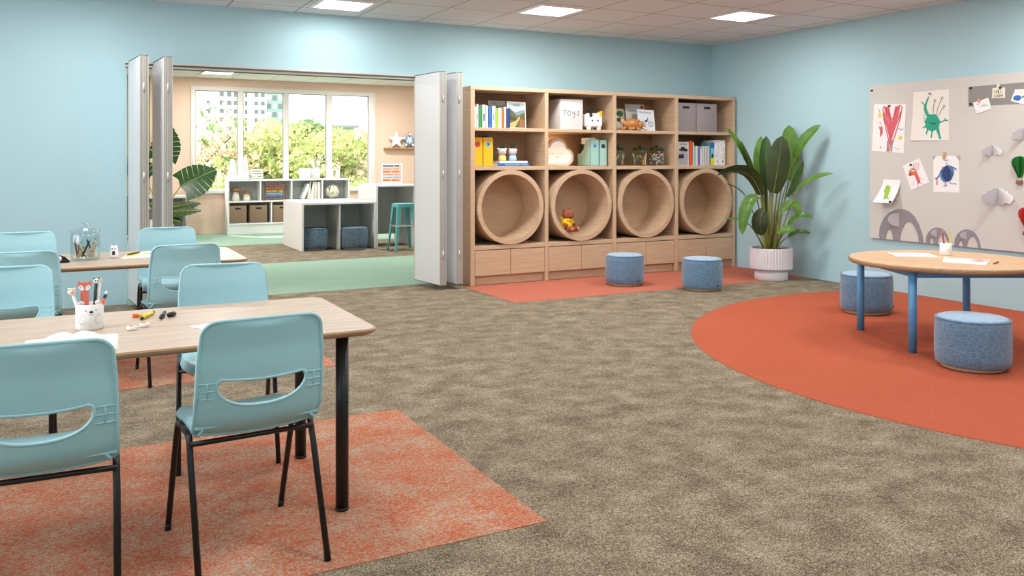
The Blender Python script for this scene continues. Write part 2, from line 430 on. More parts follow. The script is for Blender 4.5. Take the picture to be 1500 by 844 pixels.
for x, y in ((0.2, 8.1), (-1.9, 6.2), (1.0, 5.5), (3.4, 5.6), (5.6, 4.9), (7.2, 4.2), (-1.2, 3.4), (1.9, 2.4), (4.3, 2.2), (6.5, 1.6), (-1.0, 0.2), (1.6, -0.6), (4.4, -0.8)): lamp(x, y, LP)
for x, y in ((2.0, 13.0), (5.2, 13.0), (5.6, 16.0), (0.4, 14.6)): lamp(x, y, LP * 2.7)
# area lamp added outside the unseen left window, as side fill
l = bpy.data.lights.new('side_fill', 'AREA'); l.shape = 'RECTANGLE'; l.size = 7.6; l.size_y = 1.9; l.energy = 240; l.color = (0.93, 0.97, 1.0)
o = bpy.data.objects.new('left_window_fill', l); C.objects.link(o); o.location = (XL - .3, 4.3, 1.9); o.rotation_euler = (0, -PI / 2, 0)
s = bpy.data.lights.new('sun', 'SUN'); s.energy = 9.0; s.angle = math.radians(1.0); s.color = (1.0, 0.95, 0.86)
o = bpy.data.objects.new('sun', s); C.objects.link(o)
o.rotation_euler = Vector((0.55 * .575, -0.83 * .575, -.82)).to_track_quat('-Z', 'Y').to_euler()
wd = bpy.data.worlds.new('world'); bpy.context.scene.world = wd; wd.use_nodes = True
bg = wd.node_tree.nodes['Background']; bg.inputs['Color'].default_value = (0.93, 0.97, 1.0, 1); bg.inputs['Strength'].default_value = 2.9

# ================================================================ folding doors
def folding_door(name, label, cs):
    t = thing(name, label, 'folding door', (cs[0][0][0], cs[0][0][1], 0))
    ox, oy = cs[0][0][0], cs[0][0][1]
    for (bk, fr) in cs:
        d = Vector((fr[0] - bk[0], fr[1] - bk[1], 0)); Lg = d.length; d.normalize()
        n = Vector((-d.y, d.x, 0))                 # to the right when looking along d toward the viewer
        if n.x < 0: n = -n
        for k in range(2):
            o0 = Vector((bk[0] - ox, bk[1] - oy, 0)) + n * (.041 * k)
            def P(a, b, z): return tuple(o0 + d * a + n * b + Vector((0, 0, z)))
            p = MB()
            def bx(mb, a0, a1, b0, b1, z0, z1, mi=0):
                vs = [P(a, b, z) for z in (z0, z1) for b in (b0, b1) for a in (a0, a1)]
                mb.add(vs, [(0, 2, 3, 1), (4, 5, 7, 6), (0, 1, 5, 4), (2, 6, 7, 3), (0, 4, 6, 2), (1, 3, 7, 5)], mi)
            bx(p, .012, Lg - .012, .003, .035, .062, 2.442)
            po = p.build('door_panel', M['panel'], t)
            e = MB()
            for q in (0, .0105, .0215, .0315): bx(e, Lg - .014, Lg, q, q + .0062, .055, 2.45, 0)
            bx(e, Lg - .012, Lg - .006, 0.002, .036, .055, 2.45, 1)
            bx(e, 0, .012, 0, .038, .055, 2.45, 0)
            bx(e, 0, Lg, .001, .037, .055, .062, 1); bx(e, 0, Lg, .001, .037, 2.442, 2.45, 1)
            e.build('edge_profile', [M['alu'], M['aludark']], po)
        h = MB()
        o0 = Vector((bk[0] - ox, bk[1] - oy, 0)) + n * .036
        for z in (.35, 1.25, 2.1):
            c = o0 + d * (Lg + .002); h.tube([c + Vector((0, 0, z)), c + Vector((0, 0, z + .09))], .008, 8)
        h.build('hinge', M['alu'], t)
    return t
folding_door('folding_partition', 'folded stack of white partition doors at the left jamb of the opening', [((.563, 9.40), (.625, 8.75)), ((.79, 9.40), (.838, 8.757))])
folding_door('folding_partition', 'folded stack of white partition doors beside the bookcase', [((3.63, 9.40), (3.70, 8.785)), ((3.85, 9.40), (3.905, 8.80))])

# ================================================================ bookcase
BX = [(4.134, 4.19), (5.12, 5.17), (6.109, 6.158), (7.085, 7.139), (8.076, 8.119)]
BF, BB = 8.915, 9.43
bc = thing('bookcase', 'pale oak bookcase wall with four round reading nooks', 'bookcase', (BX[0][0], BF, 0))
bc_o = Vector((BX[0][0], BF, 0))
def B(x0, x1, y0, y1, z0, z1, name, m='oak', bev=.003):
    b = MB().box(x0 - bc_o.x, x1 - bc_o.x, y0 - bc_o.y, y1 - bc_o.y, z0, z1, bev=bev, seg=1)
    return b.build(name, M[m], bc)
for a, b in BX: B(a, b, BF, BB, .003, 2.27, 'upright')
B(BX[0][0], BX[4][1], BF, BB, 2.27, 2.315, 'top_board', 'oakh')
M['oakbackshade'] = wood('oak_back_shaded', (172, 138, 106), (152, 119, 89), (2.0, 2.0, 30), 2.0)  # darker oak, with the shade inside the bays put into its colour
B(BX[0][1], BX[4][0], BB - .015, BB, .003, 2.27, 'back_board', 'oakbackshade', 0)
for i in range(4):
    a, b = BX[i][1], BX[i + 1][0]
    for z0, z1 in ((1.797, 1.836), (1.34, 1.386), (.414, .463)): B(a, b, BF + .002, BB - .015, z0, z1, 'shelf', 'oakh')
    B(a, b, BF + .05, BF + .07, .003, .115, 'plinth', 'oakh')
    mid = (a + b) / 2
    for x0, x1 in ((a + .004, mid - .003), (mid + .003, b - .004)): B(x0, x1, BF + .004, BF + .024, .113, .406, 'drawer_front', 'oakh')
    n = 64; ri, ro = .386, .4395; y0, y1 = -.012, .47
    nk = MB()
    prof = [(ri, y0), (ro, y0), (ro, y1), (ri, y1)]
    vs = []
    for r, y in prof:
        for j in range(n): vs.append((mid - bc_o.x + r * math.cos(2 * PI * j / n), y, .9035 + r * math.sin(2 * PI * j / n)))
    fs = []
    for k in range(4):
        k2 = (k + 1) % 4
        for j in range(n):
            j2 = (j + 1) % n; fs.append((k * n + j, k * n + j2, k2 * n + j2, k2 * n + j))
    nk.add(vs, fs, 0, True)
    nk.add([(mid - bc_o.x + ri * math.cos(2 * PI * j / n), y1 - .01, .9035 + ri * math.sin(2 * PI * j / n)) for j in range(n)], [tuple(range(n))], 0)
    o = nk.build('round_nook', M['oak'], bc); smooth_angle(o)
# ================================================================ chairs
def pip(p, poly):
    x, y = p; r = False; n = len(poly)
    for i in range(n):
        x1, y1 = poly[i]; x2, y2 = poly[i - 1]
        if (y1 > y) != (y2 > y) and x < (x2 - x1) * (y - y1) / (y2 - y1) + x1: r = not r
    return r
def back_y(u, z):
    t = (z - .48) / .42
    y = -.205 - .082 * t - .016 * math.sin(PI * min(max(t / .75, 0), 1)) + .030 * (u / .22) ** 2
    if z < .55: y += .055 * ((.55 - z) / .075) ** 2
    return y
def chair():
    t = thing('classroom_chair', 'aqua school chair with its back to us, at the right end of the front table', 'chair', (0, 0, 0), 0, 'aqua chairs at the two classroom tables')
    # backrest: outline with the crescent hand hole
    out = arc(.155, .842, .055, 0, 90, 7) + arc(-.155, .842, .055, 90, 180, 7)
    out += [(-.2175, .76), (-.220, .66), (-.222, .56), (-.221, .506), (-.205, .493), (-.15, .482), (-.08, .4765), (0, .475), (.08, .4765), (.15, .482), (.205, .493), (.221, .506), (.222, .56), (.220, .66), (.2175, .76)]
    hole = [(-.148, .690)] + bez([(-.140, .694), (-.06, .682), (.06, .682), (.140, .694)], 10) + [(.148, .690), (.156, .678), (.156, .662)] + bez([(.152, .648), (.125, .598), (.055, .590), (0, .590)], 8) + bez([(0, .590), (-.055, .590), (-.125, .598), (-.152, .648)], 8)[1:] + [(-.156, .662), (-.156, .678)]
    pts = list(out) + list(hole); no, nh = len(out), len(hole)
    ed = [(i, (i + 1) % no) for i in range(no)] + [(no + i, no + (i + 1) % nh) for i in range(nh)]
    for i in range(-10, 11):
        for j in range(0, 22):
            p = (i * .0205, .485 + j * .019)
            if pip(p, out) and not pip(p, hole) and min(math.hypot(p[0] - a, p[1] - b) for a, b in pts) > .008: pts.append(p)
    r = delaunay_2d_cdt([Vector(p) for p in pts], ed, [], 0, 1e-6)
    V2 = [tuple(v) for v in r[0]]
    tris = []
    for f in r[2]:
        c = (sum(V2[i][0] for i in f) / 3, sum(V2[i][1] for i in f) / 3)
        if pip(c, out) and not pip(c, hole): tris.append(f)
    b = MB()
    b.add([(u, back_y(u, z) + .0035, z) for u, z in V2], [tuple(reversed(f)) for f in tris], 0, True)
    b.add([(u, back_y(u, z) - .0035, z) for u, z in V2], tris, 0, True)
    b.tube([(u, back_y(u, z) - .002, z) for u, z in out], .0068, 8, closed=True)
    b.tube([(u, back_y(u, z) - .001, z) for u, z in hole], .0058, 8, closed=True)
    for sx in (-1, 1):                              # ribs beside the hand hole
        for k, z in enumerate((.628, .655, .682)):
            b.tube([(sx * x, back_y(x, z) - .004, z) for x in (.160, .18, .2, .216)], .0026, 6)
            b.tube([(sx * x, back_y(x, z) + .004, z + .004 * math.sin((x - .16) * 150)) for x in [.163 + .004 * q for q in range(13)]], .0022, 5)
        b.tube([(sx * .187, back_y(.187, z) - .004, z) for z in (.628, .655, .682)], .0026, 6)
        b.tube([(sx * x, back_y(x, .520) - .003, .520) for x in (.218, .19, .16, .13)], [.0075, .006, .0035, .001], 6)
    b.build('backrest', M['chair'], t)
    # seat
    s = MB(); NS, NT = 22, 20; top = []; bot = []
    for j in range(NT + 1):
        q = j / NT; y = -.195 + q * .435
        for i in range(NS + 1):
            e = -1 + 2 * i / NS
            hw = .205 + .012 * q
            if q > .86: hw -= .055 * ((q - .86) / .14) ** 2.2
            z = .500 + .012 * e * e - .006 * math.sin(PI * q)
            if abs(e) > .86: z -= .026 * ((abs(e) - .86) / .14) ** 2
            if q > .84: z -= .040 * ((q - .84) / .16) ** 2
            if q < .2: z += .02 * ((.2 - q) / .2) ** 2
            top.append((hw * e, y, z)); bot.append((hw * e * .985, y - .004 * (q > .9), z - .010))
    f1 = [(j * (NS + 1) + i, j * (NS + 1) + i + 1, (j + 1) * (NS + 1) + i + 1, (j + 1) * (NS + 1) + i) for j in range(NT) for i in range(NS)]
    N = len(top)
    bd = [i for i in range(NS + 1)] + [j * (NS + 1) + NS for j in range(1, NT + 1)] + [NT * (NS + 1) + i for i in range(NS - 1, -1, -1)] + [j * (NS + 1) for j in range(NT - 1, 0, -1)]
    f2 = [tuple(N + i for i in reversed(f)) for f in f1]
    f3 = [(bd[k], N + bd[k], N + bd[(k + 1) % len(bd)], bd[(k + 1) % len(bd)]) for k in range(len(bd))]
    s.add(top + bot, f1 + f2 + f3, 0, True)
    s.build('seat', M['chair'], t)
    for sx in (-1, 1):
        for d in (1, -1):
            foot = .29 if d > 0 else -.29
            x = .2225 * sx
            pts = [(x, foot, .006), (x - .002 * sx, foot * .45, .40)] + bez([(x - .003 * sx, foot * .42, .420), (x - .004 * sx, foot * .36, .474), (x - .004 * sx, foot * .34, .474), (x - .004 * sx, foot * .14, .474)], 8) + [(x - .004 * sx, 0, .474)]
            lg = MB().tube(pts, .0115, 10).build('leg', M['black'], t)
            MB().tube([(x, foot, .0), (x, foot - .011 * d, .028)], .0125, 10).build('foot_cap', M['black'], lg)
    for y, z in ((-.135, .452), (.135, .440)):
        MB().tube([(-.22, y, z), (.22, y, z)], .0095, 10).build('crossbar', M['black'], t)
    return t
ch = chair()
ch.location = (.60, 3.315, .004); ch.rotation_euler = (0, 0, math.radians(4))
def D(a): return math.radians(a)
dup(ch, 'aqua school chair with its back to us, cut off beside the open book', (-.065, 3.19, .004), D(-2.5))
dup(ch, 'aqua school chair facing us across the front table, near its right end', (.715, 4.446, .004), D(173.8))
dup(ch, 'aqua school chair facing us across the front table, left of the pen cup', (-.275, 4.86, 0), D(179))
dup(ch, 'aqua school chair with its back to us, near the rear table right end', (.685, 6.186, .004), D(3.6))
dup(ch, 'shaded aqua school chair with its back to us, left of the tape dispenser', (-.245, 6.16, .004), D(0))
dup(ch, 'aqua school chair on the rear table far side, before the folded doors', (.737, 7.22, .004), D(179))
dup(ch, 'aqua school chair on the rear table far side, against the wall left of the jar', (-.275, 7.22, .004), D(180))

# ================================================================ classroom tables
def desk():
    x0, x1, y0, y1 = -1.5, 1.147, 3.345, 4.285
    cx, cy = (x0 + x1) / 2, (y0 + y1) / 2; hx, hy = (x1 - x0) / 2, (y1 - y0) / 2
    t = thing('classroom_table', 'long ash-topped classroom table nearest the viewer, black tube legs', 'table', (cx, cy, 0), 0, 'two classroom tables')
    b = MB(); rings = []
    for ins, z in ((.008, .760), (.0, .754), (.002, .745), (.030, .731), (.034, .731)):
        rings.append([(x, y, z) for x, y in rrect(-hx + ins, hx - ins, -hy + ins, hy - ins, .075 - ins, 8)])
    n = len(rings[0]); vs = [p for r in rings for p in r]
    b.add(vs[:n], [tuple(range(n))], 0)
    b.add(vs, [(k * n + i, (k + 1) * n + i, (k + 1) * n + (i + 1) % n, k * n + (i + 1) % n) for k in range(4) for i in range(n)], 1, False)
    b.add(vs[4 * n:], [tuple(range(n - 1, -1, -1))], 1)
    b.build('table_top', [M['top'], M['topedge']], t)
    for x in (1.018 - cx, -1.37 - cx):
        for y in (3.46 - cy, 4.165 - cy):
            lg = MB().cyl(x, y, .012, .731, .0265, 24).build('leg', M['black'], t)
            MB().cyl(x, y, 0, .014, .0285, 24, bev=.003).build('foot_pad', M['black'], lg)
    return t
dk = desk(); dk.location.z = .003
dup(dk, 'long ash-topped classroom table standing behind the front one, carrying the glass jar', (dk.location.x, 6.62, .003))

# ================================================================ stools
def stool():
    t = thing('round_stool', 'blue woven drum stool on the salmon carpet strip in front of the bookcase', 'stool', (5.794, 8.222, .003), 0, 'blue drum stools')
    r = .222
    MB().lathe([(.17, 0), (.188, .004), (.19, .028), (.17, .030)], 48).build('plinth', M['oakh'], t)
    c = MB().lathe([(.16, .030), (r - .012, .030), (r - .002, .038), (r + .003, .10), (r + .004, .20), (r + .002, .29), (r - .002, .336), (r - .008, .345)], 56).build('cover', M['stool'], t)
    MB().tube(arc3(r - .003, .344, 56), .0045, 8, closed=True).build('piping', M['stool'], c)
    MB().lathe([(r - .006, .345), (r - .03, .357), (r - .10, .364), (.001, .366)], 56).build('cushion_top', M['stoollit'], t)
    MB().box(.02, .04, -r - .0055, -r, .06, .075).build('fabric_tag', M['navy'], c)
    return t
def arc3(r, z, n): return [(r * math.cos(2 * PI * i / n), r * math.sin(2 * PI * i / n), z) for i in range(n)]
STOOL = st = stool()
dup(st, 'blue woven drum stool between the bookcase and the round carpet, on taupe floor', (6.359, 7.521, 0))
dup(st, 'blue woven drum stool behind the leftmost leg of the round table', (6.775, 5.644, .003), .5)
s4 = dup(st, 'largest blue woven drum stool, in front of the round table on terracotta carpet', (5.639, 3.802, .003), 1.0)
s4.scale = (1.08, 1.08, 1.0)
s3 = [o for o in C.objects if o.name.startswith('round_stool') and abs(o.location.x - 6.775) < .01][0]; s3.scale = (1.05, 1.05, 1.05)

# ================================================================ round table and what lies on it
RT = (6.25, 4.46)
t = thing('round_table', 'round oak-topped low table on blue tube legs by the pinboard', 'table', (RT[0], RT[1], .003))
R_ = .715
MB().lathe([(R_ - .03, .617), (R_ - .012, .620), (R_ - .002, .630), (R_, .643), (R_ - .004, .654), (R_ - .010, .657)], 96, caps=False).build('edge_band', M['topedge'], t)
tp = MB(); tp.add([((R_ - .010) * math.cos(2 * PI * i / 96), (R_ - .010) * math.sin(2 * PI * i / 96), .657) for i in range(96)], [tuple(range(96))])
tp.add([((R_ - .03) * math.cos(2 * PI * i / 96), (R_ - .03) * math.sin(2 * PI * i / 96), .617) for i in range(96)], [tuple(reversed(range(96)))])
tp.build('table_top', M['rtop'], t)
for a in (110.5, 196.5, 20, 288):
    x, y = .655 * math.cos(D(a)), .655 * math.sin(D(a))
    if a == 196.5: x, y = 5.665 - RT[0], 4.30 - RT[1]
    lg = MB().cyl(x, y, .004, .617, .030, 28).build('leg', M['bluemetal'], t)
    MB().cyl(x, y, 0, .006, .027, 20).build('foot_pad', M['grey'], lg)
fr = MB()
P4 = [(.60 * math.cos(D(a)), .60 * math.sin(D(a))) for a in (110.5, 196.5, 288, 20)]
for i in range(4):
    a, b2 = Vector(P4[i]), Vector(P4[(i + 1) % 4]); d = (b2 - a).normalized(); nn = Vector((-d.y, d.x)) * .012
    fr.slab([tuple(a + nn), tuple(a - nn), tuple(b2 - nn), tuple(b2 + nn)], .565, .617)
fr.build('apron', M['bluemetal'], t)
ZT = .660
def sheet(name, label, cat, pts, z, m=None, group=None, th=.0012, parent=None):
    cx = sum(p[0] for p in pts) / len(pts); cy = sum(p[1] for p in pts) / len(pts)
    o = MB().slab([(x - cx, y - cy) for x, y in pts], 0, th).build(name, m or M['paper'], parent, (cx, cy, z))
    if label: tag(o, label, cat, group)
    return o
def ccw(p):
    a = sum(p[i - 1][0] * p[i][1] - p[i][0] * p[i - 1][1] for i in range(len(p)))
    return p if a > 0 else p[::-1]
# painted sheets at the back of the table
for k, dz, dx, lb in ((0, 0, 0, 'lowest painted sheet of the pile at the back of the round table'), (1, .0014, .02, 'painted sheet lying second in the pile on the round table'), (2, .0028, -.015, 'topmost painted sheet of the pile on the round table, pink and tan strokes')):
    p = ccw([(6.24 + dx, 4.98), (6.06 + dx, 4.74), (6.30 + dx, 4.57 - dx), (6.48 + dx, 4.80 - dx)])
    o = sheet('painted_sheet', lb, 'paper', p, ZT + dz, group='painted sheets piled on the round table')
    if k == 2:
        d = MB(); d.lift = Vector((0, 0, 4e-5)); f = lambda a, b: (a, b, .0015)
        for q in range(9):
            x = -.12 + q * .025; y = .10 - q * .016
            d.stroke([(x + rnd.uniform(-.03, .03), y + rnd.uniform(-.06, .03)) for _ in range(4)], .008, f, q % 3)
        d.build('brush_strokes', [M['pink'], M['tan'], M['grey']], o)
o = sheet('drawing_sheet', 'white drawing sheet with a pink crayon scribble at the front of the round table', 'paper', ccw([(6.06, 4.335), (6.36, 4.49), (6.545, 4.26), (6.17, 4.06)]), ZT)
d = MB(); d.lift = Vector((0, 0, 4e-5)); f = lambda a, b: (a, b, .0016)
for q in range(14):
    a = -.02 + q * .012; d.stroke([(a + .02, -.10 + rnd.uniform(0, .02)), (a + .08, .0 + rnd.uniform(-.02, .04)), (a + .06, .03)], .006, f)
d.lift = Vector((0, 0, 4e-5)); d.stroke([(-.06, .02), (-.045, .035), (-.05, .01)], .01, f); d.build('crayon_scribble', M['pinkred'], o)
MB().add([(-.225, .05, .001), (-.10, .12, .03), (-.05, .15, .004), (-.11, .02, .002)], [(0, 1, 2, 3)]).build('curled_corner', M['paper'], o)
def pencil(label, p, q, m, r=.0042, z=ZT, tipm=None, cat='pencil', group=None):
    p, q = Vector((p[0], p[1], z + r * .95)), Vector((q[0], q[1], z + r * .95)); L_ = (q - p).length; c = (p + q) / 2
    u = (q - p).normalized()
    o = MB().tube([-u * L_ / 2, u * (L_ / 2 - .02)], r, 6, smooth=False).build('pencil', m, None, tuple(c)); tag(o, label, cat, group)
    MB().tube([u * (L_ / 2 - .02), u * (L_ / 2)], [r, .0006], 6, smooth=False).build('sharpened_tip', tipm or M['tan'], o)
    return o
pencil('brown pencil lying beside the pink drawing on the round table', (6.27, 4.055), (6.43, 4.12), M['brown'], .006)
def cup_body(mb, r, h, wall=.004, n=40, mi=0):
    mb.lathe([(r - .004, 0), (r, .004), (r, h - .002), (r - .002, h), (r - wall, h - .002), (r - wall, .006), (.0005, .006)], n, mi)
CP = (6.53, 4.64)
t = thing('pencil_cup', 'plain white cup of pencils on the round table', 'cup', (CP[0], CP[1], ZT)); b = MB(); cup_body(b, .046, .10); b.build('cup_wall', M['pure'], t)
def standing(name, label, base, dx, dy, h, r, m, cat='pencil', top=None, tipm=None, group=None, n=6):
    o = MB().tube([(0, 0, 0), (dx * .92, dy * .92, h * .92)], r, n, smooth=n > 6).build(name, m, None, base); tag(o, label, cat, group)
    MB().tube([(dx * .92, dy * .92, h * .92), (dx, dy, h)], [r * .98, top if top is not None else .0008], n).build('tip', tipm or M['tan'], o)
    return o
standing('pencil', 'red pencil leaning left in the plain white cup', (CP[0] + .0, CP[1] + .0, ZT + .008), -.045, .0, .20, .0055, M['red'], group='pencils in the plain cup')
standing('pencil', 'blue pencil beside the red one in the plain white cup', (CP[0] + .012, CP[1] + .012, ZT + .008), -.030, .012, .185, .0055, M['blue'], group='pencils in the plain cup')
standing('pencil', 'yellow pencil standing upright in the plain white cup', (CP[0] + .015, CP[1] - .012, ZT + .008), .004, -.012, .19, .0055, M['yellow'], group='pencils in the plain cup')

# ================================================================ things on the front table
ZF = .7635
def CW(dx, dy): return dx, dy
cx, cy = .090, 3.895
t = thing('animal_pen_cup', 'white ceramic pen cup with a small bear face on the front table', 'cup', (cx, cy, ZF)); b = MB(); cup_body(b, .052, .103, .004, 48); b.build('cup_wall', M['pure'], t)
b = MB(); rr = .0525
def oncup(s, tt, r=rr):      # s along the wall measured in metres, facing the camera
    a = -PI / 2 - .02 + s / r
    return (r * math.cos(a), r * math.sin(a), tt)
fc = lambda s, q: oncup(s, q)
b.blob(arc(.006, .074, .0075, 0, 360, 14, .005)[:-1], fc, 0)
for s in (-.014, .024): b.stroke([(s, .078), (s, .084)], .0035, fc, 0)
b.stroke(arc(.002, .067, .005, 180, 360, 6), .0014, fc, 0); b.stroke(arc(.011, .067, .005, 180, 360, 6), .0014, fc, 0)
for s in (-.030, .034):
    b.stroke(arc(s, .045, .0135, 30, 330, 20, .02), .0012, fc, 1); b.stroke(arc(s, .047, .006, 40, 200, 8, .01), .001, fc, 1)
b.build('bear_face', [M['dark'], M['grey']], t)
for s in (-1, 1):
    MB().ell((.03 * s, .0, .105), (.012, .006, .010)).build('ear', M['pure'], t)
# fox ruler
o = thing('fox_ruler', 'coral ruler with a fox head standing in the bear-face cup', 'ruler', (cx - .018, cy + .012, ZF + .008), D(-6))
b = MB(); b.prism(rrect(-.0155, .0155, 0, .148, .002), -.0015, .0015, 0); b.build('ruler_blade', mat('coral_plastic', (222, 116, 100), 0.45), o)
b = MB(); f = lambda s, q: (s, -.0022, q)
for k in range(6): b.stroke([(-.0155, .085 + k * .009), (-.0155 + (.009 if k % 2 else .006), .085 + k * .009)], .0014, f)
b.build('ruler_marks', M['dark'], o)
b = MB(); b.prism([(-.026, .176), (-.022, .187), (-.012, .181), (.012, .181), (.022, .187), (.026, .176), (.023, .158), (0, .139), (-.023, .158)], -.003, .003, 0)
f = lambda s, q: (s, -.0034, q)
for s in (-1, 1): b.blob([(s * .001, .150), (s * .004, .163), (s * .014, .170), (s * .022, .164), (s * .021, .156), (s * .010, .146)][::s], f, 1)
f = lambda s, q: (s, -.0042, q)
b.blob([(-.003, .156), (.003, .156), (0, .151)], f, 2)
for s in (-1, 1): b.stroke([(s * .008, .162), (s * .013, .1625), (s * .017, .160)], .0014, f, 2)
b.build('fox_head', [bpy.data.materials['coral_plastic'], M['pure'], M['dark']], o)
# paw pen
o = thing('paw_pen', 'white cat-paw pen leaning left in the bear-face cup', 'pen', (cx - .022, cy - .012, ZF + .008))
b = MB(); b.tube([(0, 0, 0), (-.038, 0, .135)], .0065, 10); b.build('pen_barrel', M['pure'], o)
b = MB(); b.ell((-.043, 0, .148), (.015, .012, .014))
for a in (-.052, -.043, -.034): b.ell((a, -.003, .159), (.006, .007, .006))
b.ell((-.042, -.0105, .147), (.006, .003, .005), 10, 6, 1); b.build('paw', [M['cream'], M['pink']], o)
# panda pen
o = thing('panda_pen', 'black pen topped with a panda head in the bear-face cup', 'pen', (cx + .012, cy + .012, ZF + .008))
b = MB(); b.tube([(0, 0, 0), (.012, 0, .172)], .0062, 10); b.build('pen_barrel', M['black'], o)
b = MB(); b.ell((.0135, 0, .184), (.0115, .010, .0105), 14, 8, 0)
for s in (-1, 1): b.ell((.0135 + s * .009, 0, .193), (.004, .003, .004), 8, 6, 1); b.ell((.0135 + s * .0045, -.009, .186), (.003, .002, .0035), 8, 6, 1)
b.build('panda_head', [M['pure'], M['black']], o)
o = thing('white_pen', 'white pen standing behind the panda pen in the bear-face cup', 'pen', (cx + .018, cy + .020, ZF + .008))
MB().tube([(0, 0, 0), (.020, 0, .176)], .0062, 10).build('pen_barrel', M['pure'], o); MB().ell((.021, 0, .184), (.0095, .009, .010)).build('pen_topper', M['cream'], o)
o = thing('orange_pen', 'orange pen with dark clip leaning right in the bear-face cup', 'pen', (cx + .012, cy - .015, ZF + .008))
MB().tube([(0, 0, 0), (.042, 0, .115)], .0065, 10).build('pen_barrel', M['orange'], o)
MB().tube([(.042, 0, .115), (.047, 0, .130)], .0068, 10).build('grip', M['navy'], o); MB().tube([(.047, 0, .130), (.050, 0, .142)], [.006, .0035], 10).build('tip', M['pure'], o)
# loose stationery
def lying(name, label, cat, p, q, r, m, m2, n=12):
    p, q = Vector((p[0], p[1], ZF + r)), Vector((q[0], q[1], ZF + r)); c = (p + q) / 2; u = (q - p).normalized(); L_ = (q - p).length
    o = thing(name, label, cat, tuple(c))
    MB().tube([-u * (L_ / 2 - .014), u * (L_ / 2 - .014)], r, n).build('barrel', m, o)
    MB().tube([-u * (L_ / 2), -u * (L_ / 2 - .014)], [r * .55, r * .95], n).build('nib_end', m2, o)
    MB().tube([u * (L_ / 2 - .014), u * (L_ / 2)], [r * 1.02, r * .95], n).build('end_cap', m2, o)
    return o
lying('highlighter', 'yellow highlighter with black ends lying on the front table', 'marker', (.289, 3.985), (.350, 4.13), .0085, M['lemon'], M['black'])
lying('black_marker', 'short black marker lying right of the yellow highlighter', 'marker', (.366, 3.965), (.395, 4.10), .0082, M['black'], M['dark'])
o = thing('marker_cap', 'round black marker cap lying furthest right of the loose stationery', 'cap', (.416, 4.02, ZF)); MB().tube([(-.012, -.012, .011), (.012, .012, .011)], .011, 14).build('cap_body', M['black'], o); MB().tube([(.012, .012, .011), (.017, .017, .011)], .006, 10).build('cap_tip', M['dark'], o)
o = thing('pencil_sharpener', 'small orange and yellow pencil sharpener on the front table', 'sharpener', (.278, 4.075, ZF)); MB().box(-.016, .006, -.010, .010, 0, .016, bev=.003).build('sharpener_body', M['orange'], o); MB().tube([(.006, 0, .008), (.022, .004, .008)], [.008, .005], 10).build('sharpener_nose', M['yellow'], o)
def roll(label, x, y):
    o = thing('tape_roll', label, 'tape', (x, y, ZF), 0, 'two small tape rolls')
    b = MB(); b.lathe([(.013, 0), (.0195, .001), (.020, .004), (.020, .012), (.0195, .014), (.013, .0145)], 28, caps=False); b.build('tape_winding', M['pure'], o)
    b = MB(); b.lathe([(.013, .001), (.013, .0135), (.0112, .0135), (.0112, .001)], 28, caps=False); b.build('core', M['lemon'], o)
    b = MB(); b.lathe([(.0, .011), (.0112, .0112)], 24); b.build('core_cap', M['lemon'], o)
    return o
roll('small white tape roll with yellow core, the nearer of two on the front table', .240, 3.785)
roll('small white tape roll with yellow core, the further of two, below the highlighter', .291, 3.835)
# open book
o = thing('open_book', 'open white book lying on the front table behind the left chair', 'book', (.02, 3.57, ZF), D(-3))
b = MB(); NB = 14
for s in (-1, 1):
    prof = [(s * .155 * k / NB, .004 + .026 * math.sin(PI * min(1, (k / NB) * 1.35 + .12)) ** 1.0 * (1 - .75 * k / NB)) for k in range(NB + 1)]
    vs = [(x, yy, z) for yy in (-.15, .15) for x, z in prof] + [(x, yy, 0) for yy in (-.15, .15) for x, z in prof]
    k = NB + 1
    fs = [(i, i + 1, k + i + 1, k + i) for i in range(NB)] + [(2 * k + i, i, i + 1, 2 * k + i + 1)[::-1] for i in range(NB)] + [(k + i, k + i + 1, 3 * k + i + 1, 3 * k + i) for i in range(NB)] + [(NB, 2 * k + NB, 3 * k + NB, k + NB)]
    if s < 0: fs = [f[::-1] for f in fs]
    MB().add(vs, fs, 0, True).build('page_block', M['paper'], o)
MB().box(-.16, .16, -.153, .153, -.0005, .0015).build('book_cover', M['cream'], o)
sheet('drawing_paper', 'blank white sheet partly behind the front chair on the table', 'paper', ccw([(.455, 3.74), (.64, 3.83), (.74, 3.62), (.56, 3.53)]), ZF)

# ================================================================ things on the rear table
jx, jy = .126, 6.62
t = thing('glass_jar', 'large clear lidded glass jar of pencils on the rear table', 'jar', (jx, jy, ZF))
b = MB(); b.lathe([(.075, 0), (.090, .004), (.094, .018), (.094, .165), (.088, .184), (.084, .190), (.081, .190), (.085, .182), (.0905, .164), (.0905, .020), (.085, .010), (.0005, .009)], 48); b.build('jar_wall', M['clear'], t)
b = MB(); b.lathe([(.086, .191), (.098, .193), (.097, .200), (.060, .214), (.026, .222), (.022, .228), (.030, .236), (.031, .246), (.024, .252), (.0005, .253)], 48); b.build('lid', M['clear'], t)
pc = [M['tan'], M['black'], M['tan'], M['darkgreen'], M['tan'], M['dark'], M['brown'], M['tan'], M['black'], M['tan'], M['grey'], M['tan']]
pn = ['tan', 'black', 'tan', 'green', 'tan', 'charcoal', 'brown', 'tan', 'black', 'tan', 'grey', 'tan']
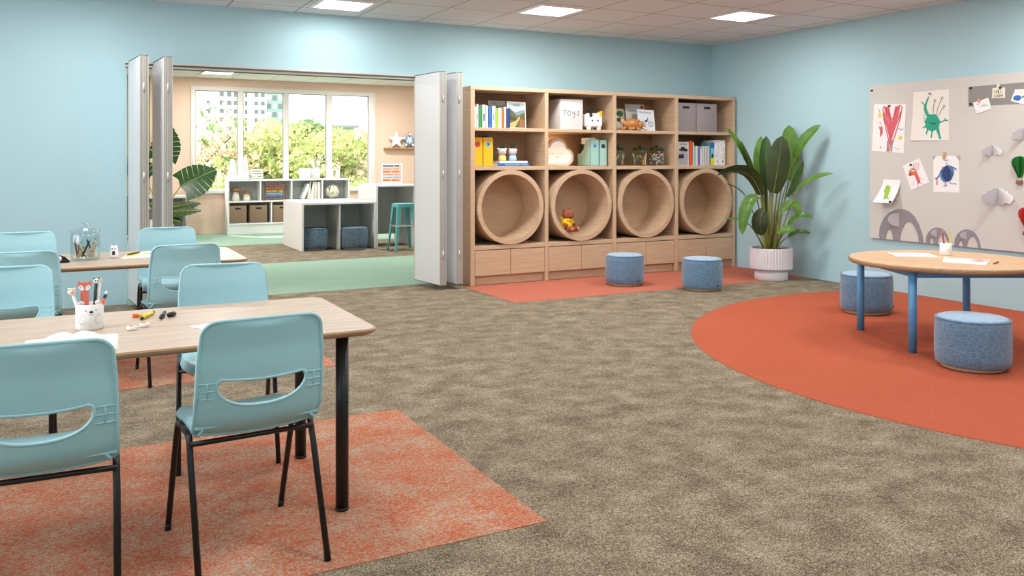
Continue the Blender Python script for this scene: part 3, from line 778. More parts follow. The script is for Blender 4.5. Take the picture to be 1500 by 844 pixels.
for k in range(12):
    a = k * PI / 6; r0 = .045 + .012 * (k % 2); a2 = a + .9; r1 = .070
    p0 = Vector((r0 * math.cos(a), r0 * math.sin(a), .016 + .004 * (k % 3))); p1 = Vector((r1 * math.cos(a2), r1 * math.sin(a2), .095 + .06 * ((k * 5) % 7) / 7))
    q = MB(); u = (p1 - p0)
    q.tube([p0, p0 + u * .9], .0060, 6, 0, smooth=False); q.tube([p0 + u * .9, p1], [.0060, .001], 6, 1, smooth=False)
    o = q.build('pencil', [pc[k], M['dark']], None, (jx, jy, ZF))
    same = pn.count(pn[k]) > 1
    tag(o, 'thin %s pencil jumbled inside the large glass jar' % pn[k], 'pencil', 'pencils inside the glass jar')
t = thing('bear_figurine', 'small white bear figurine with dark belly on the rear table', 'figurine', (.308, 6.648, ZF), D(-10))
b = MB(); b.lathe([(.024, 0), (.0285, .004), (.0285, .03), (.026, .055), (.022, .075), (.016, .084), (.0005, .086)], 24)
for s in (-1, 1): b.ell((s * .015, 0, .084), (.007, .005, .008))
b.build('body', M['pure'], t)
b = MB()
for s in (-1, 1): b.ell((s * .009, -.0235, .066), (.0045, .003, .005), 8, 6)
b.ell((0, -.0255, .035), (.011, .0055, .017), 12, 8); b.build('face_marks', M['dark'], t)
t = thing('tape_dispenser', 'small black tape dispenser by the chair on the rear table', 'tape dispenser', (-.03, 6.49, ZF), D(10))
b = MB(); b.prism([(-.06, 0), (.055, 0), (.058, .012), (.045, .022), (.03, .040), (.0, .050), (-.03, .046), (-.055, .025)], -.018, .018); b.build('dispenser_body', M['black'], t)
b = MB(); b.tube([(-.008, -.021, .030), (-.008, .021, .030)], .017, 20); b.build('tape_reel', M['pure'], t); MB().box(.045, .06, -.012, .012, .006, .020).build('cutter', M['pure'], t)
for k, (dx, dy, m, lb) in enumerate(((0, 0, M['pure'], 'lowest white sheet of the paper pile on the rear table'), (.03, .12, M['lemon'], 'yellow sheet on the paper pile on the rear table'), (.10, .13, M['paper'], 'topmost white sheet of the paper pile on the rear table'))):
    sheet('paper_sheet', lb, 'paper', ccw([(.345 + dx, 6.56 + dy), (.41 + dx, 6.88 + dy * .5), (.66 + dx, 6.88 + dy * .5), (.62 + dx, 6.56 + dy)]), ZF + k * .0016, m)
pencil('dark pencil lying on the paper pile on the rear table', (.40, 6.73), (.50, 6.90), M['dark'], .005, ZF + .0048)
# crumpled eraser bits on pile
o = thing('white_eraser', 'white eraser lying on the paper pile on the rear table', 'eraser', (.53, 6.80, ZF + .0048)); MB().box(-.03, .03, -.012, .012, 0, .014, bev=.003).build('eraser_block', M['pure'], o); MB().box(-.012, .012, -.0125, .0125, .001, .0145).build('sleeve', M['cream'], o)
# ================================================================ things in the bookcase
SH = {'a': 1.8365, 'b': 1.3865}                    # shelf tops: upper and lower row
FY = 9.02                                          # front line of most of the things
def cover(mb_items): pass
def book(label, x0, x1, z, h, m, depth=.20, y=FY, group=None, lean=0.0, marks=None, name='book'):
    w = x1 - x0
    o = thing(name, label, 'book', ((x0 + x1) / 2, y, z), 0, group)
    if lean: o.rotation_euler = (0, lean, 0)
    b = MB()
    b.box(-w / 2, -w / 2 + .002, 0, depth, 0, h).box(w / 2 - .002, w / 2, 0, depth, 0, h).box(-w / 2, w / 2, 0, .003, 0, h)
    b.build('book_cover', m, o)
    MB().box(-w / 2 + .002, w / 2 - .002, .003, depth - .005, .004, h - .004).build('pages', M['paper'], o)
    if marks:
        k = MB(); f = lambda s, t: (s, -.0006, t)
        for (a, c, ww, mi) in marks: k.stroke([(0, h * a), (0, h * c)], w * ww, f, mi)
        k.build('spine_print', [M['dark'], M['grey'], M['pure'], M['orange']], o)
    return o
# --- upper left bay: a row of upright books
row = [(.055, .245, 'pure', 'white book with pale grey spine, first in the upper left row', [(.2, .8, .3, 1)]),
       (.028, .275, 'paper', 'thin white book, second in the upper left row', [(.35, .6, .4, 1)]),
       (.045, .24, 'green', 'dark green book standing between white ones in the upper left row', None),
       (.048, .27, 'pure', 'white book with grey lettered spine right of the dark green book', [(.3, .62, .35, 0)]),
       (.030, .262, 'pure', 'thin white book left of the blue book', [(.5, .8, .4, 1)]),
       (.052, .24, 'blue', 'bright blue book in the upper left row', None),
       (.046, .26, 'paper', 'white book with dark lettering right of the bright blue book', [(.35, .62, .3, 0)]),
       (.036, .235, 'lime', 'pale lime green book in the upper left row', None),
       (.045, .24, 'pure', 'white book with thin orange line right of the lime book', [(.1, .75, .2, 3)]),
       (.03, .225, 'orange', 'thin orange spined book in the upper left row', None),
       (.03, .25, 'pure', 'thin white book left of the navy book', None)]
x = 4.205
for wd_, h, m, lb, mk in row:
    book(lb, x, x + wd_ - .003, SH['a'], h, M[m], group='books in the upper left bay', marks=mk); x += wd_
book('navy blue book beside the landscape cover', x, x + .05, SH['a'], .235, M['navy'], group='books in the upper left bay')
def facing(label, x0, x1, z, h, y, m, lean=.16, th=.012, name='picture_book', rot=0.0, group=None):
    o = thing(name, label, 'book', ((x0 + x1) / 2, y, z), rot, group)
    o.rotation_euler = (-lean, 0, rot)
    w = x1 - x0
    MB().box(-w / 2, w / 2, 0, .002, 0, h).box(-w / 2, w / 2, th - .002, th, 0, h).box(-w / 2, -w / 2 + .002, .002, th - .002, 0, h).build('book_cover', m, o)
    MB().box(-w / 2 + .002, w / 2 - .003, .002, th - .002, .003, h - .003).build('pages', M['paper'], o)
    return o, w
fr_ = lambda s, t: (s, -.0008, t)
fr2 = lambda s, t: (s, -.0016, t)
fr3 = lambda s, t: (s, -.0024, t)
def T(z, x=0, y=-.002): return Matrix.Translation((x, y, z)) @ FRONT
basic('sand', (206, 160, 96)); basic('moss', (86, 84, 36)); basic('slate', (110, 134, 150)); basic('darkmoss', (58, 54, 34)); basic('silver', (206, 204, 202))
o, w = facing('pale book with dark title standing behind the landscape cover', 4.525, 4.755, SH['a'], .345, 9.20, M['silver'])
b = MB(); text_into(b, 'The', .045, T(.30, -.05)); text_into(b, 'KINGDOM', .042, T(.258, .0)); b.build('cover_title', M['dark'], o)
o, w = facing('book with a mountain road landscape cover facing out, leaning right', 4.675, 4.925, SH['a'], .325, 9.03, M['pure'], lean=.12); o.rotation_euler[1] = .03
b = MB(); hw, h = w / 2 - .012, .325
b.blob([(-hw, .012), (hw, .012), (hw, .31), (-hw, .31)], fr_, 3)
b.blob([(-hw, .17), (-hw, .262), (-.02, .195), (hw, .235), (hw, .15)], fr2, 2)
b.blob([(-hw, .012), (-hw, .25), (-.05, .20), (0, .155), (.04, .165), (hw, .205), (hw, .012)], fr3, 0)
f4 = lambda s, t: (s, -.0032, t); f5 = lambda s, t: (s, -.004, t)
b.blob([(-.08, .012), (-.03, .012), (.045, .13), (.035, .15), (.02, .13)], f5, 1); b.blob([(-hw, .012), (-.085, .012), (.0, .1), (-hw, .05)], f4, 1)
b.blob([(.02, .012), (hw, .012), (hw, .10), (.05, .12)], f4, 5); b.blob([(-hw, .1), (-hw, .16), (-.01, .12), (0, .10)], f4, 4)
text_into(b, 'RIVER', .035, T(.272, 0, -.003), 6); b.build('cover_picture', [M['moss'], M['sand'], M['slate'], mat('pale_sky_print', (168, 180, 184), .6), M['darkmoss'], M['brown'], M['navy']], o)
# --- lower left bay
def mag_file(label, x0, x1, z, h, m, sticker, y=FY, low=.55, group=None, sm=None, depth=.24):
    o = thing('magazine_file', label, 'magazine file', ((x0 + x1) / 2, y, z), 0, group); w = x1 - x0
    b = MB(); b.box(-w / 2, w / 2, 0, .003, 0, h); b.box(-w / 2, w / 2, 0, depth, 0, .003); b.box(-w / 2, w / 2, depth - .003, depth, 0, h * .4)
    side = [(0, 0), (depth, 0), (depth, h * .45), (depth * .78, h * .47), (depth * .55, h * .62), (depth * .40, h * .90), (depth * .30, h), (0, h)]
    for xx in (-w / 2, w / 2 - .003):
        n = len(side); b.add([(xx, yy, zz) for yy, zz in side] + [(xx + .003, yy, zz) for yy, zz in side], [tuple(range(n)), tuple(range(2 * n - 1, n - 1, -1))] + [(i, i + n, (i + 1) % n + n, (i + 1) % n) for i in range(n)])
    b.build('file_body', m, o)
    k = MB(); k.blob(arc(0, h * .76, w * .26, 0, 360, 18)[:-1], fr_, 0); k.blob([(-w * .05, h * .71), (w * .12, h * .73), (w * .1, h * .80), (-w * .08, h * .80)], fr2, 1); k.build('round_sticker', sm, o)
    return o
YG = 'yellow magazine files'
M['fileyellow'] = mat('yellow_card', (238, 178, 20), 0.6); basic('mintfile', (158, 200, 190))
mag_file('yellow magazine file with a red round sticker', 4.205, 4.34, SH['b'], .335, M['fileyellow'], 0, group=YG, sm=[M['red'], M['brown']])
mag_file('yellow magazine file with a blue round sticker', 4.344, 4.475, SH['b'], .338, M['fileyellow'], 0, group=YG, sm=[M['skyblue'], M['darkgreen']])
book('white and blue booklet sticking out of the yellow file with blue sticker', 4.42, 4.455, SH['b'] + .004, .36, M['blue'], depth=.15, y=FY + .04)
def lying_book(label, x0, x1, z, th, m, depth=.2, y=FY, rot=0, text=None):
    o = thing('book', label, 'book', ((x0 + x1) / 2, y, z), rot); w = x1 - x0
    b = MB(); b.box(-w / 2, w / 2, 0, depth, 0, .003).box(-w / 2, w / 2, 0, depth, th - .003, th).box(-w / 2, w / 2, 0, .003, .003, th - .003); b.build('book_cover', m, o)
    MB().box(-w / 2 + .004, w / 2 - .004, .003, depth - .004, .003, th - .003).build('pages', M['paper'], o)
    if text: k = MB(); text_into(k, text, th * .72, Matrix.Translation((.03, -.0012, th * .26)) @ FRONT); k.build('spine_title', M['pure'], o)
    return o
lying_book('cream book lying at the bottom behind the blue book', 4.45, 4.83, SH['b'], .034, M['cream'], y=FY + .03)
lying_book('blue book with white spine title lying on the lower left shelf', 4.50, 4.925, SH['b'], .034, M['blue'], y=FY - .075, depth=.10, text='The Illustrated Book of World')
lying_book('white book lying on the stack under the face planters', 4.535, 4.905, SH['b'] + .0345, .026, M['pure'], y=FY - .06)
def face_planter(label, x, body, head, plant, ears):
    o = thing('face_planter', label, 'planter', (x, FY + .02, SH['b'] + .061), D(8))
    MB().lathe([(.040, 0), (.047, .006), (.048, .03), (.040, .062), (.030, .072)], 24).build('round_body', body, o)
    b = MB(); b.lathe([(.030, .072), (.042, .078), (.050, .10), (.053, .145), (.050, .147), (.046, .140), (.0005, .135)], 24)
    if ears:
        for s in (-1, 1): b.ell((s * .058, 0, .142), (.018, .010, .012), 10, 6)
    b.build('face_pot', head, o)
    k = MB()
    for s in (-1, 1): k.ell((s * .018, -.048, .112), (.005, .004, .005), 8, 6, 0)
    k.ell((0, -.0515, .10), (.006, .003, .004), 8, 6, 1); k.build('face', [M['dark'], M['pink']], o)
    p = MB()
    for q in range(plant):
        a = q * 2.399; l = .05 + .02 * (q % 3); e = .5 + .5 * (q % 4) / 4
        p.tube([(.012 * math.cos(a), .012 * math.sin(a), .136), (.028 * e * math.cos(a), .028 * e * math.sin(a), .136 + l * .6), (.05 * e * math.cos(a), .05 * e * math.sin(a), .136 + l)], [.006, .006, .001], 6, flat=.5)
    p.build('succulent', M['darkgreen'], o)
face_planter('small face planter with ears and a yellow body on the stacked books', 4.605, mat('pale_yellow', (236, 206, 120), .6), M['silver'], 9, True)
face_planter('small face planter with a pale blue body on the stacked books', 4.745, mat('pale_blue', (164, 204, 226), .6), mat('blush_white', (226, 208, 208), .6), 14, False)
M['planter_pink'] = M['pink']
# --- second bay, upper: toy box and cat
o = thing('toy_box', 'white storage box hand-lettered Toys on the second upper shelf', 'box', (5.555, FY - .01, SH['a']))
o.rotation_euler = (0, 0, 0)
MB().box(-.163, .163, 0, .30, 0, .375, bev=.004).build('box_body', mat('white_card', (224, 220, 218), 0.7), o)
k = MB()
g1 = lambda s, t: (s, -.0012, t); wT = .014
k.stroke([(-.125, .232), (-.065, .236)], wT, g1); k.stroke([(-.098, .234), (-.098, .175)], wT, g1); k.stroke([(-.112, .174), (-.086, .176)], .008, g1)
k.stroke(arc(-.036, .202, .022, 0, 360, 16, .028), .013, g1)
k.stroke([(.008, .224), (.014, .195), (.032, .188), (.046, .224)], .013, g1); k.stroke([(.046, .224), (.044, .16), (.030, .144), (.008, .15)], .013, g1)
k.stroke([(.106, .222), (.088, .226), (.078, .212), (.100, .196), (.106, .184), (.090, .174), (.072, .184)], .012, g1)
k.build('hand_lettering', M['grey'], o)
o = thing('cat_toy', 'boxy white calico cat toy with black and orange ears', 'toy', (5.885, FY + .02, SH['a']), D(-6))
b = MB(); b.box(-.115, .095, -.05, .20, .03, .205, bev=.035, seg=5)
for s in (-.078, .060):
    for y in (-.04, .16): b.lathe([(.028, 0), (.030, .01), (.030, .06)], 14, 0, True, (s, y, 0))
b.build('body', M['pure'], o)
b = MB(); b.box(-.118, .098, -.078, -.03, .035, .208, bev=.022, seg=4); b.build('head', M['pure'], o)
b = MB(); b.prism([(-.10, .15), (-.085, .245), (-.055, .262), (-.02, .205), (-.035, .16)], -.055, -.02, 0); b.prism([(.03, .19), (.055, .225), (.10, .24), (.105, .215), (.09, .15)], -.055, -.02, 1); b.ell((-.065, -.062, .178), (.042, .020, .036), 12, 8, 0); b.ell((.07, -.062, .180), (.034, .019, .030), 12, 8, 1)
b.build('ear_patches', [M['black'], M['yellow']], o)
b = MB()
for s in (-.05, .03): b.ell((s, -.083, .115), (.011, .006, .011), 10, 8, 0)
b.ell((-.01, -.086, .12), (.006, .004, .005), 8, 6, 1)
b.build('face', [M['dark'], M['pink']], o)
MB().tube([(-.10, .19, .12), (-.14, .20, .15), (-.135, .20, .20)], .016, 10).build('tail', M['yellow'], o)
# --- second bay, lower: cloud lamp and mint files
M['cloudglow'] = mat('glowing_cloud_face', (255, 240, 222), 0.6, emit=0.35)
o = thing('cloud_lamp', 'glowing white cloud lamp with a sleeping face', 'lamp', (5.434, 9.14, SH['b']))
def cloud(k):
    out = []
    for i in range(96):
        a = 2 * PI * i / 96; dx, dz = math.cos(a), math.sin(a); best = 0.02
        for cx_, cz_, r_ in ((.125, .110, .112), (.005, .212, .135), (-.135, .120, .120), (0.0, .10, .10), (.06, .09, .09), (-.07, .09, .09)):
            px_, pz_ = cx_, cz_ - .12; bq = dx * px_ + dz * pz_; disc = bq * bq - (px_ * px_ + pz_ * pz_ - r_ * r_)
            if disc > 0: best = max(best, bq + math.sqrt(disc))
        x_, z_ = dx * best * k, .12 + dz * best * k
        if z_ < 0: x_, z_ = x_ * 1.0, 0.0
        out.append((x_, z_))
    return out
cl = cloud(1.0); b = MB(); b.prism([(x, max(0, z)) for x, z in cl], .012, .085); b.build('cloud_rim', mat('cloud_rim_beige', (232, 212, 190), .5), o)  # even beige rim around the glowing face
b = MB()
mcx, mcz = 0, .14
b.prism([(mcx + (x - mcx) * .83, mcz + (max(0, z) - mcz) * .80) for x, z in cl], .008, .0125); b.build('glowing_face', M['cloudglow'], o)
b = MB(); f = lambda s, t: (s, .0065, t)
b.stroke([(-.105, .155), (-.06, .152)], .007, f); b.stroke([(.03, .155), (.08, .152)], .007, f); b.stroke(arc(-.01, .125, .022, 200, 340, 8), .006, f); b.build('sleeping_face', M['tan'], o)
l = bpy.data.lights.new('cloud', 'POINT'); l.energy = 1.6; l.color = (1, .72, .42); l.shadow_soft_size = .05
lo = bpy.data.objects.new('cloud_lamp_bulb', l); C.objects.link(lo); lo.parent = o; lo.location = (.05, .20, .24)
GM = 'mint green magazine files'
mag_file('mint magazine file with a note sticker, holding a book', 5.835, 5.965, SH['b'], .330, M['mintfile'], 0, group=GM, sm=[M['skyblue'], M['dark']], depth=.30)
mag_file('mint magazine file with a black round sticker', 5.972, 6.085, SH['b'], .325, M['mintfile'], 0, group=GM, sm=[M['dark'], M['darkgreen']], depth=.30)
book('white and coral book inside the mint file with the note sticker', 5.86, 5.945, SH['b'] + .004, .35, M['pure'], depth=.2, y=FY + .05)
book('black book at the back of the mint file', 5.845, 5.858, SH['b'] + .004, .27, M['black'], depth=.12, y=FY + .15)
# --- third bay, upper: books and the fox figure
o, w = facing('picture book with a green tree on a cream cover', 6.345, 6.52, SH['a'], .305, 9.20, M['tan'])
b = MB(); b.blob([(-.07, .01), (.085, .01), (.085, .295), (-.07, .295)], fr_, 0); b.blob(arc(0, .23, .055, 0, 360, 14, .04)[:-1], fr2, 1); b.blob([(-.045, .215), (-.02, .20), (.0, .22), (-.02, .25)], fr3, 1); b.blob([(-.006, .13), (.008, .13), (.012, .22), (-.012, .22)], fr2, 2); b.blob(arc(-.03, .15, .03, 0, 360, 10)[:-1], fr3, 1); b.blob([(.03, .05), (.065, .05), (.06, .20), (.035, .20)], fr2, 3); b.blob([(-.0875, 0), (-.072, 0), (-.072, .305), (-.0875, .305)], fr2, 4)
b.build('cover_picture', [M['cream'], M['darkgreen'], M['brown'], M['tan'], M['red']], o)
o, w = facing('grey book about planets with a red badge on its cover', 6.50, 6.80, SH['a'], .36, 9.16, M['silver'])
b = MB(); text_into(b, 'PLANET EARTH', .034, T(.262, 0)); b.blob(arc(.115, .325, .026, 0, 360, 16)[:-1], fr2, 1); b.blob([(-.07, .02), (-.06, .16), (-.035, .22), (-.02, .16), (-.01, .02)], fr2, 2); b.blob([(-.045, .02), (-.04, .13), (-.01, .17), (.0, .02)], fr3, 3)
b.build('cover_picture', [M['dark'], M['red'], M['tan'], M['brown']], o)
o, w = facing('pale book with a bicycle drawing on its cover', 6.595, 6.86, SH['a'], .285, 9.04, mat('pale_cover', (214, 218, 226), 0.6)); o.rotation_euler[1] = .02
b = MB(); text_into(b, 'The Current', .036, T(.235, -.015))
for xx in (-.055, .065):
    b.stroke(arc(xx, .095, .033, 0, 360, 22), .007, fr2, 0); b.stroke(arc(xx, .095, .010, 0, 360, 10), .004, fr2, 1)
b.stroke([(-.055, .095), (-.01, .13), (.02, .13), (.065, .095)], .005, fr2, 1); b.blob([(-.025, .12), (.01, .118), (.014, .15), (-.02, .145)], fr3, 0); b.blob([(.012, .14), (.028, .14), (.026, .175), (.018, .18)], fr3, 0)
b.build('cover_picture', [M['dark'], M['grey']], o)
o = thing('fox_figure', 'glossy orange fox figure lying in front of the books', 'figure', (6.47, 8.99, SH['a']), D(-4))
M['foxorange'] = mat('orange_glaze', (184, 122, 62), 0.34, coat=.2)
b = MB(); b.ell((-.03, 0, .085), (.115, .07, .075), 24, 14); b.ell((.085, -.01, .075), (.062, .052, .052), 18, 12)
rt_ = Matrix.Rotation(D(25), 3, 'Y'); b.ell((.135, -.012, .05), (.06, .03, .026), 16, 10, R=rt_)
b.tube([(-.12, 0, .03), (-.17, -.01, .02), (-.20, -.01, .03)], [.02, .02, .006], 10); b.tube([(.02, -.05, .02), (.07, -.055, .015)], .016, 10); b.tube([(-.1, -.05, .02), (-.05, -.055, .015)], .016, 10)
bo = b.build('body', M['foxorange'], o); rm = bo.modifiers.new('r', 'REMESH'); rm.mode = 'VOXEL'; rm.voxel_size = .006; rm.use_smooth_shade = True
b = MB(); b.ell((-.165, 0, .115), (.035, .03, .035)); b.ell((-.135, 0, .10), (.03, .025, .03)); b.build('curled_tail', M['tan'], o)
b = MB(); b.ell((.155, -.02, .03), (.055, .028, .014), R=rt_); b.ell((-.035, -.062, .028), (.012, .006, .010)); b.build('white_muzzle', M['pure'], o)
b = MB(); b.add([(.04, .0, .115), (.075, .0, .125), (.055, .015, .17), (.06, -.02, .118)], [(0, 3, 2), (3, 1, 2), (1, 0, 2)]); b.add([(.055, -.03, .115), (.09, -.03, .115), (.07, -.02, .155), (.07, -.045, .11)], [(0, 3, 2), (3, 1, 2), (1, 0, 2)]); b.build('ear', M['brown'], o)
MB().ell((.105, -.055, .085), (.006, .004, .006), 8, 6).build('eye', M['dark'], o)
# --- third bay, lower: three lidded jars
M['greenglass'] = glass('green_glass', (150, 206, 168), 0.7)
sticks = [M['pink'], M['skyblue'], M['pure'], M['green'], M['yellow'], M['purple'], M['orange'], M['lime'], M['tan'], M['red']]
snames = ['pink', 'light blue', 'white', 'green', 'yellow', 'purple', 'orange', 'lime', 'tan', 'red']
def jar(label, x, r=.105, h=.20):
    o = thing('lidded_jar', label, 'jar', (x, FY + .05, SH['b']), 0, 'green-lidded glass jars')
    b = MB(); b.lathe([(r - .015, 0), (r - .003, .004), (r, .016), (r, h * .86), (r - .012, h * .97), (r - .02, h)], 36, caps=False); b.build('jar_wall', M['clear'], o)
    b = MB(); b.lathe([(r - .018, h + .001), (r - .004, h + .004), (r - .006, h + .018), (r * .55, h + .034), (.024, h + .040), (.018, h + .048), (.026, h + .056), (.022, h + .066), (.0005, h + .068)], 36); b.build('lid', M['greenglass'], o)
    return o
for x, lb in ((6.275, 'leftmost green-lidded jar, holding pastel craft sticks'), (6.63, 'middle green-lidded jar, holding bright craft sticks'), (6.905, 'rightmost green-lidded jar, filled with colourful beads')): jar(lb, x)
for (x, ks, gl) in ((6.275, (0, 1, 2, 8, 1, 2, 3, 8, 0), 'left jar'), (6.63, (4, 3, 5, 2, 7, 6, 3, 9, 4, 2, 5), 'middle jar')):
    N_ = len(ks)
    for i, k in enumerate(ks):
        a = i * 2 * PI / N_; p0 = Vector((.078 * math.cos(a), .078 * math.sin(a), .011)); a2 = a + .85; p1 = Vector((.089 * math.cos(a2), .089 * math.sin(a2), .135 + .03 * ((i * 3) % 5) / 5))
        q = MB(); q.tube([p0, p1], .011, 6, flat=.45); oo = q.build('craft_stick', sticks[k], None, (x, FY + .05, SH['b']))
        tag(oo, '%s craft stick leaning inside the green-lidded %s' % (snames[k], gl), 'craft stick', 'craft sticks in the ' + gl)
b = [MB() for _ in range(1)][0]
for i in range(420):
    a = rnd.uniform(0, 2 * PI); r = .088 * math.sqrt(rnd.random()); z = .016 + rnd.random() * .135
    if rnd.random() < .6: r = .090
    s_ = .0085; b.ell((r * math.cos(a), r * math.sin(a), z), (s_, s_, s_), 6, 4, i % 8)
oo = b.build('beads', [M['emerald'], M['navy'], M['yellow'], M['pink'], M['green'], M['pure'], M['purple'], M['orange']], None, (6.905, FY + .05, SH['b']))
tag(oo, 'mixed colourful beads filling the rightmost green-lidded jar', 'beads', None, 'stuff')
# --- fourth bay, upper: two grey boxes
def handle_box(label, cat_loc, w, d, h, m, hz, group, name='storage_box', hw=.055):
    o = thing(name, label, 'box', cat_loc, 0, group)
    MB().box(-w / 2, w / 2, 0, d, 0, h, bev=.006).build('box_body', m, o)
    hd = MB(); hd.prism(rrect(-hw, hw, hz - .016, hz + .016, .008, 4), -.0016, .0008); hd.build('handle_slot', M['black'], o)
    return o
M['boxgrey'] = mat('mauve_grey_linen', (158, 146, 148), 0.9, bump=.2, bscale=400)
GB = 'grey boxes on the upper right shelf'
handle_box('grey fabric box on the upper right shelf, the left of two', (7.335, FY - .02, SH['a']), .345, .36, .385, M['boxgrey'], .325, GB)
handle_box('grey fabric box on the upper right shelf, the right of two', (7.695, FY - .02, SH['a']), .345, .36, .385, M['boxgrey'], .325, GB)
# --- fourth bay, lower
o, w = facing('grey photo-cover book at the left of the lower right shelf', 7.225, 7.405, SH['b'], .315, 9.02, M['silver'], lean=.03, th=.03)
b = MB(); b.blob([(-.08, .01), (.06, .01), (.08, .13), (.04, .20), (-.06, .21), (-.08, .16)], fr_, 0); b.blob([(-.075, .20), (.07, .185), (.06, .225), (.02, .23), (.015, .25), (-.04, .25), (-.045, .225), (-.075, .22)], fr2, 1)
b.blob([(-.085, .09), (.005, .10), (.0, .15), (-.085, .145)], fr3, 1); b.stroke([(-.07, .285), (.05, .285)], .02, fr_, 2); b.build('cover_picture', [M['feltlight'], M['dark'], M['grey']], o)
M['bookorange'] = mat('vivid_orange_cover', (232, 84, 20), 0.5)
book('vivid orange book on the lower right shelf', 7.410, 7.462, SH['b'], .33, M['bookorange'])
LW = 'white books on the lower right shelf'
x = 7.466
for wd_, h, m, lb in ((.022, .31, 'pure', 'thin white book right against the vivid orange book'), (.035, .262, 'mint', 'pale mint book on the lower right shelf'), (.03, .262, 'pure', 'white book right of the pale mint book'), (.04, .24, 'purple', 'lilac book on the lower right shelf'), (.030, .235, 'paper', 'slim white book right of the lilac book'), (.045, .262, 'silver', 'first of three pale grey books in the middle of the lower right shelf'), (.045, .262, 'silver', 'second of three pale grey books in the middle of the lower right shelf'), (.045, .262, 'silver', 'third of three pale grey books in the middle of the lower right shelf')):
    book(lb, x, x + wd_ - .003, SH['b'], h, M[m], group=LW); x += wd_
M['lilac'] = M['purple']
o = book('blue and lime book left of the patterned files', 7.772, 7.838, SH['b'], .31, M['skyblue'])
b = MB(); b.blob([(-.033, .0), (.033, 0), (.033, .11), (-.033, .10)], fr_, 0); b.blob([(-.02, .10), (.012, .105), (.015, .16), (-.015, .15)], fr2, 1); b.blob([(-.033, .24), (.033, .23), (.033, .31), (-.033, .31)], fr_, 2); b.build('spine_print', [M['lemon'], M['dark'], M['blue']], o)
GP = 'white patterned files'
for x0, x1, lb in ((7.842, 7.935, 'white file with dark flecks, left of the pair'), (7.938, 8.032, 'white file with dark flecks, nearest the right upright')):
    o = thing('box_file', lb, 'file', ((x0 + x1) / 2, FY, SH['b']), 0, GP); w = x1 - x0
    MB().box(-w / 2, w / 2, 0, .24, 0, .345, bev=.002).build('file_body', M['pure'], o)
    b = MB()
    for q in range(34):
        xx, zz = rnd.uniform(-w / 2 + .008, w / 2 - .008), rnd.uniform(.09, .335); b.stroke([(xx - .005, zz - .007), (xx + .005, zz + .007)], .004, fr_, q % 3)
    b.blob(arc(0, .055, .011, 0, 360, 12)[:-1], fr2, 0); b.build('fleck_print', [M['dark'], M['grey'], M['pinkred']], o)
# --- teddy bear in the second nook
o = thing('teddy_bear', 'brown teddy bear in a yellow hoodie sitting in the second nook', 'toy', (5.475, 9.00, .578), D(22))
M['fur'] = mat('brown_plush', (150, 80, 52), 0.95, var=.25, vscale=60, bump=.5, bscale=200); M['hoodie'] = mat('yellow_knit', (238, 196, 34), 0.9, bump=.3, bscale=300)
b = MB(); b.ell((0, 0, .085), (.062, .052, .075)); b.ell((0, -.01, .205), (.072, .064, .068), 20, 14)
b.ell((.004, -.066, .192), (.032, .026, .026))
for s in (-1, 1):
    b.ell((s * .055, .0, .262), (.022, .014, .022)); b.tube([(s * .035, -.02, .035), (s * .055, -.08, .028), (s * .062, -.11, .03)], [.034, .030, .030], 12); b.ell((s * .064, -.115, .038), (.030, .022, .034))
    b.tube([(s * .05, -.01, .13), (s * .085, -.04, .09), (s * .085, -.07, .08)], [.026, .022, .022], 12)
bo = b.build('body', M['fur'], o); rm = bo.modifiers.new('r', 'REMESH'); rm.mode = 'VOXEL'; rm.voxel_size = .006; rm.use_smooth_shade = True
b = MB(); b.lathe([(.060, .045), (.070, .055), (.068, .10), (.056, .14), (.048, .155), (.0005, .150)], 24)
for s in (-1, 1): b.tube([(s * .045, -.005, .138), (s * .082, -.038, .098)], [.031, .028], 12)
b.ell((0, .035, .158), (.062, .035, .035)); b.tube([(-.05, -.02, .155), (-.02, -.058, .145), (0, -.064, .132)], .014, 8); b.tube([(.05, -.02, .155), (.02, -.058, .145), (0, -.064, .132)], .014, 8)
b.build('hoodie', M['hoodie'], o)
b = MB()
for s in (-1, 1): b.ell((s * .024 + .002, -.069, .222), (.006, .005, .007), 8, 6)
b.ell((.004, -.090, .200), (.010, .006, .008), 8, 6); b.build('face', M['dark'], o)
b = MB()
for s in (-1, 1): b.ell((s * .066, -.137, .040), (.018, .006, .020), 12, 8)
b.build('paw_pad', M['pink'], o)
# ================================================================ pinboard and everything pinned to it
BXF = 8.130
WROT = -PI / 2                                      # local x runs to the right as seen, local -y comes off the wall
def W(y, z, off=0.0): return (BXF - off, y, z)
M['linen'] = mat('grey_linen_board', (206, 203, 198), 0.95, var=.06, vscale=90, stretch=(1, 1, 6), bump=.25, bscale=260)
t = thing('pinboard', 'wide grey linen pinboard on the right wall', 'pinboard', (BXF, 6.726, .572), WROT)
b = MB(); b.prism(rrect(0, 3.6, 0, 1.734, .02, 4), 0, .02); b.build('linen_face', M['linen'], t)
b = MB(); b.prism(rrect(.004, 3.596, .004, 1.73, .02, 4), .02, .0265); b.build('backing', M['aludark'], t)
def pin_into(parent, s, tz, off=0.0, m='black'):
    b = MB(); b.tube([(s, -off, tz), (s, -off - .006, tz)], .011, 12); b.tube([(s, -off - .006, tz), (s, -off - .020, tz - .002)], [.007, .010], 12); return b.build('push_pin', M[m], parent)
pin_into(t, .035, 1.675)
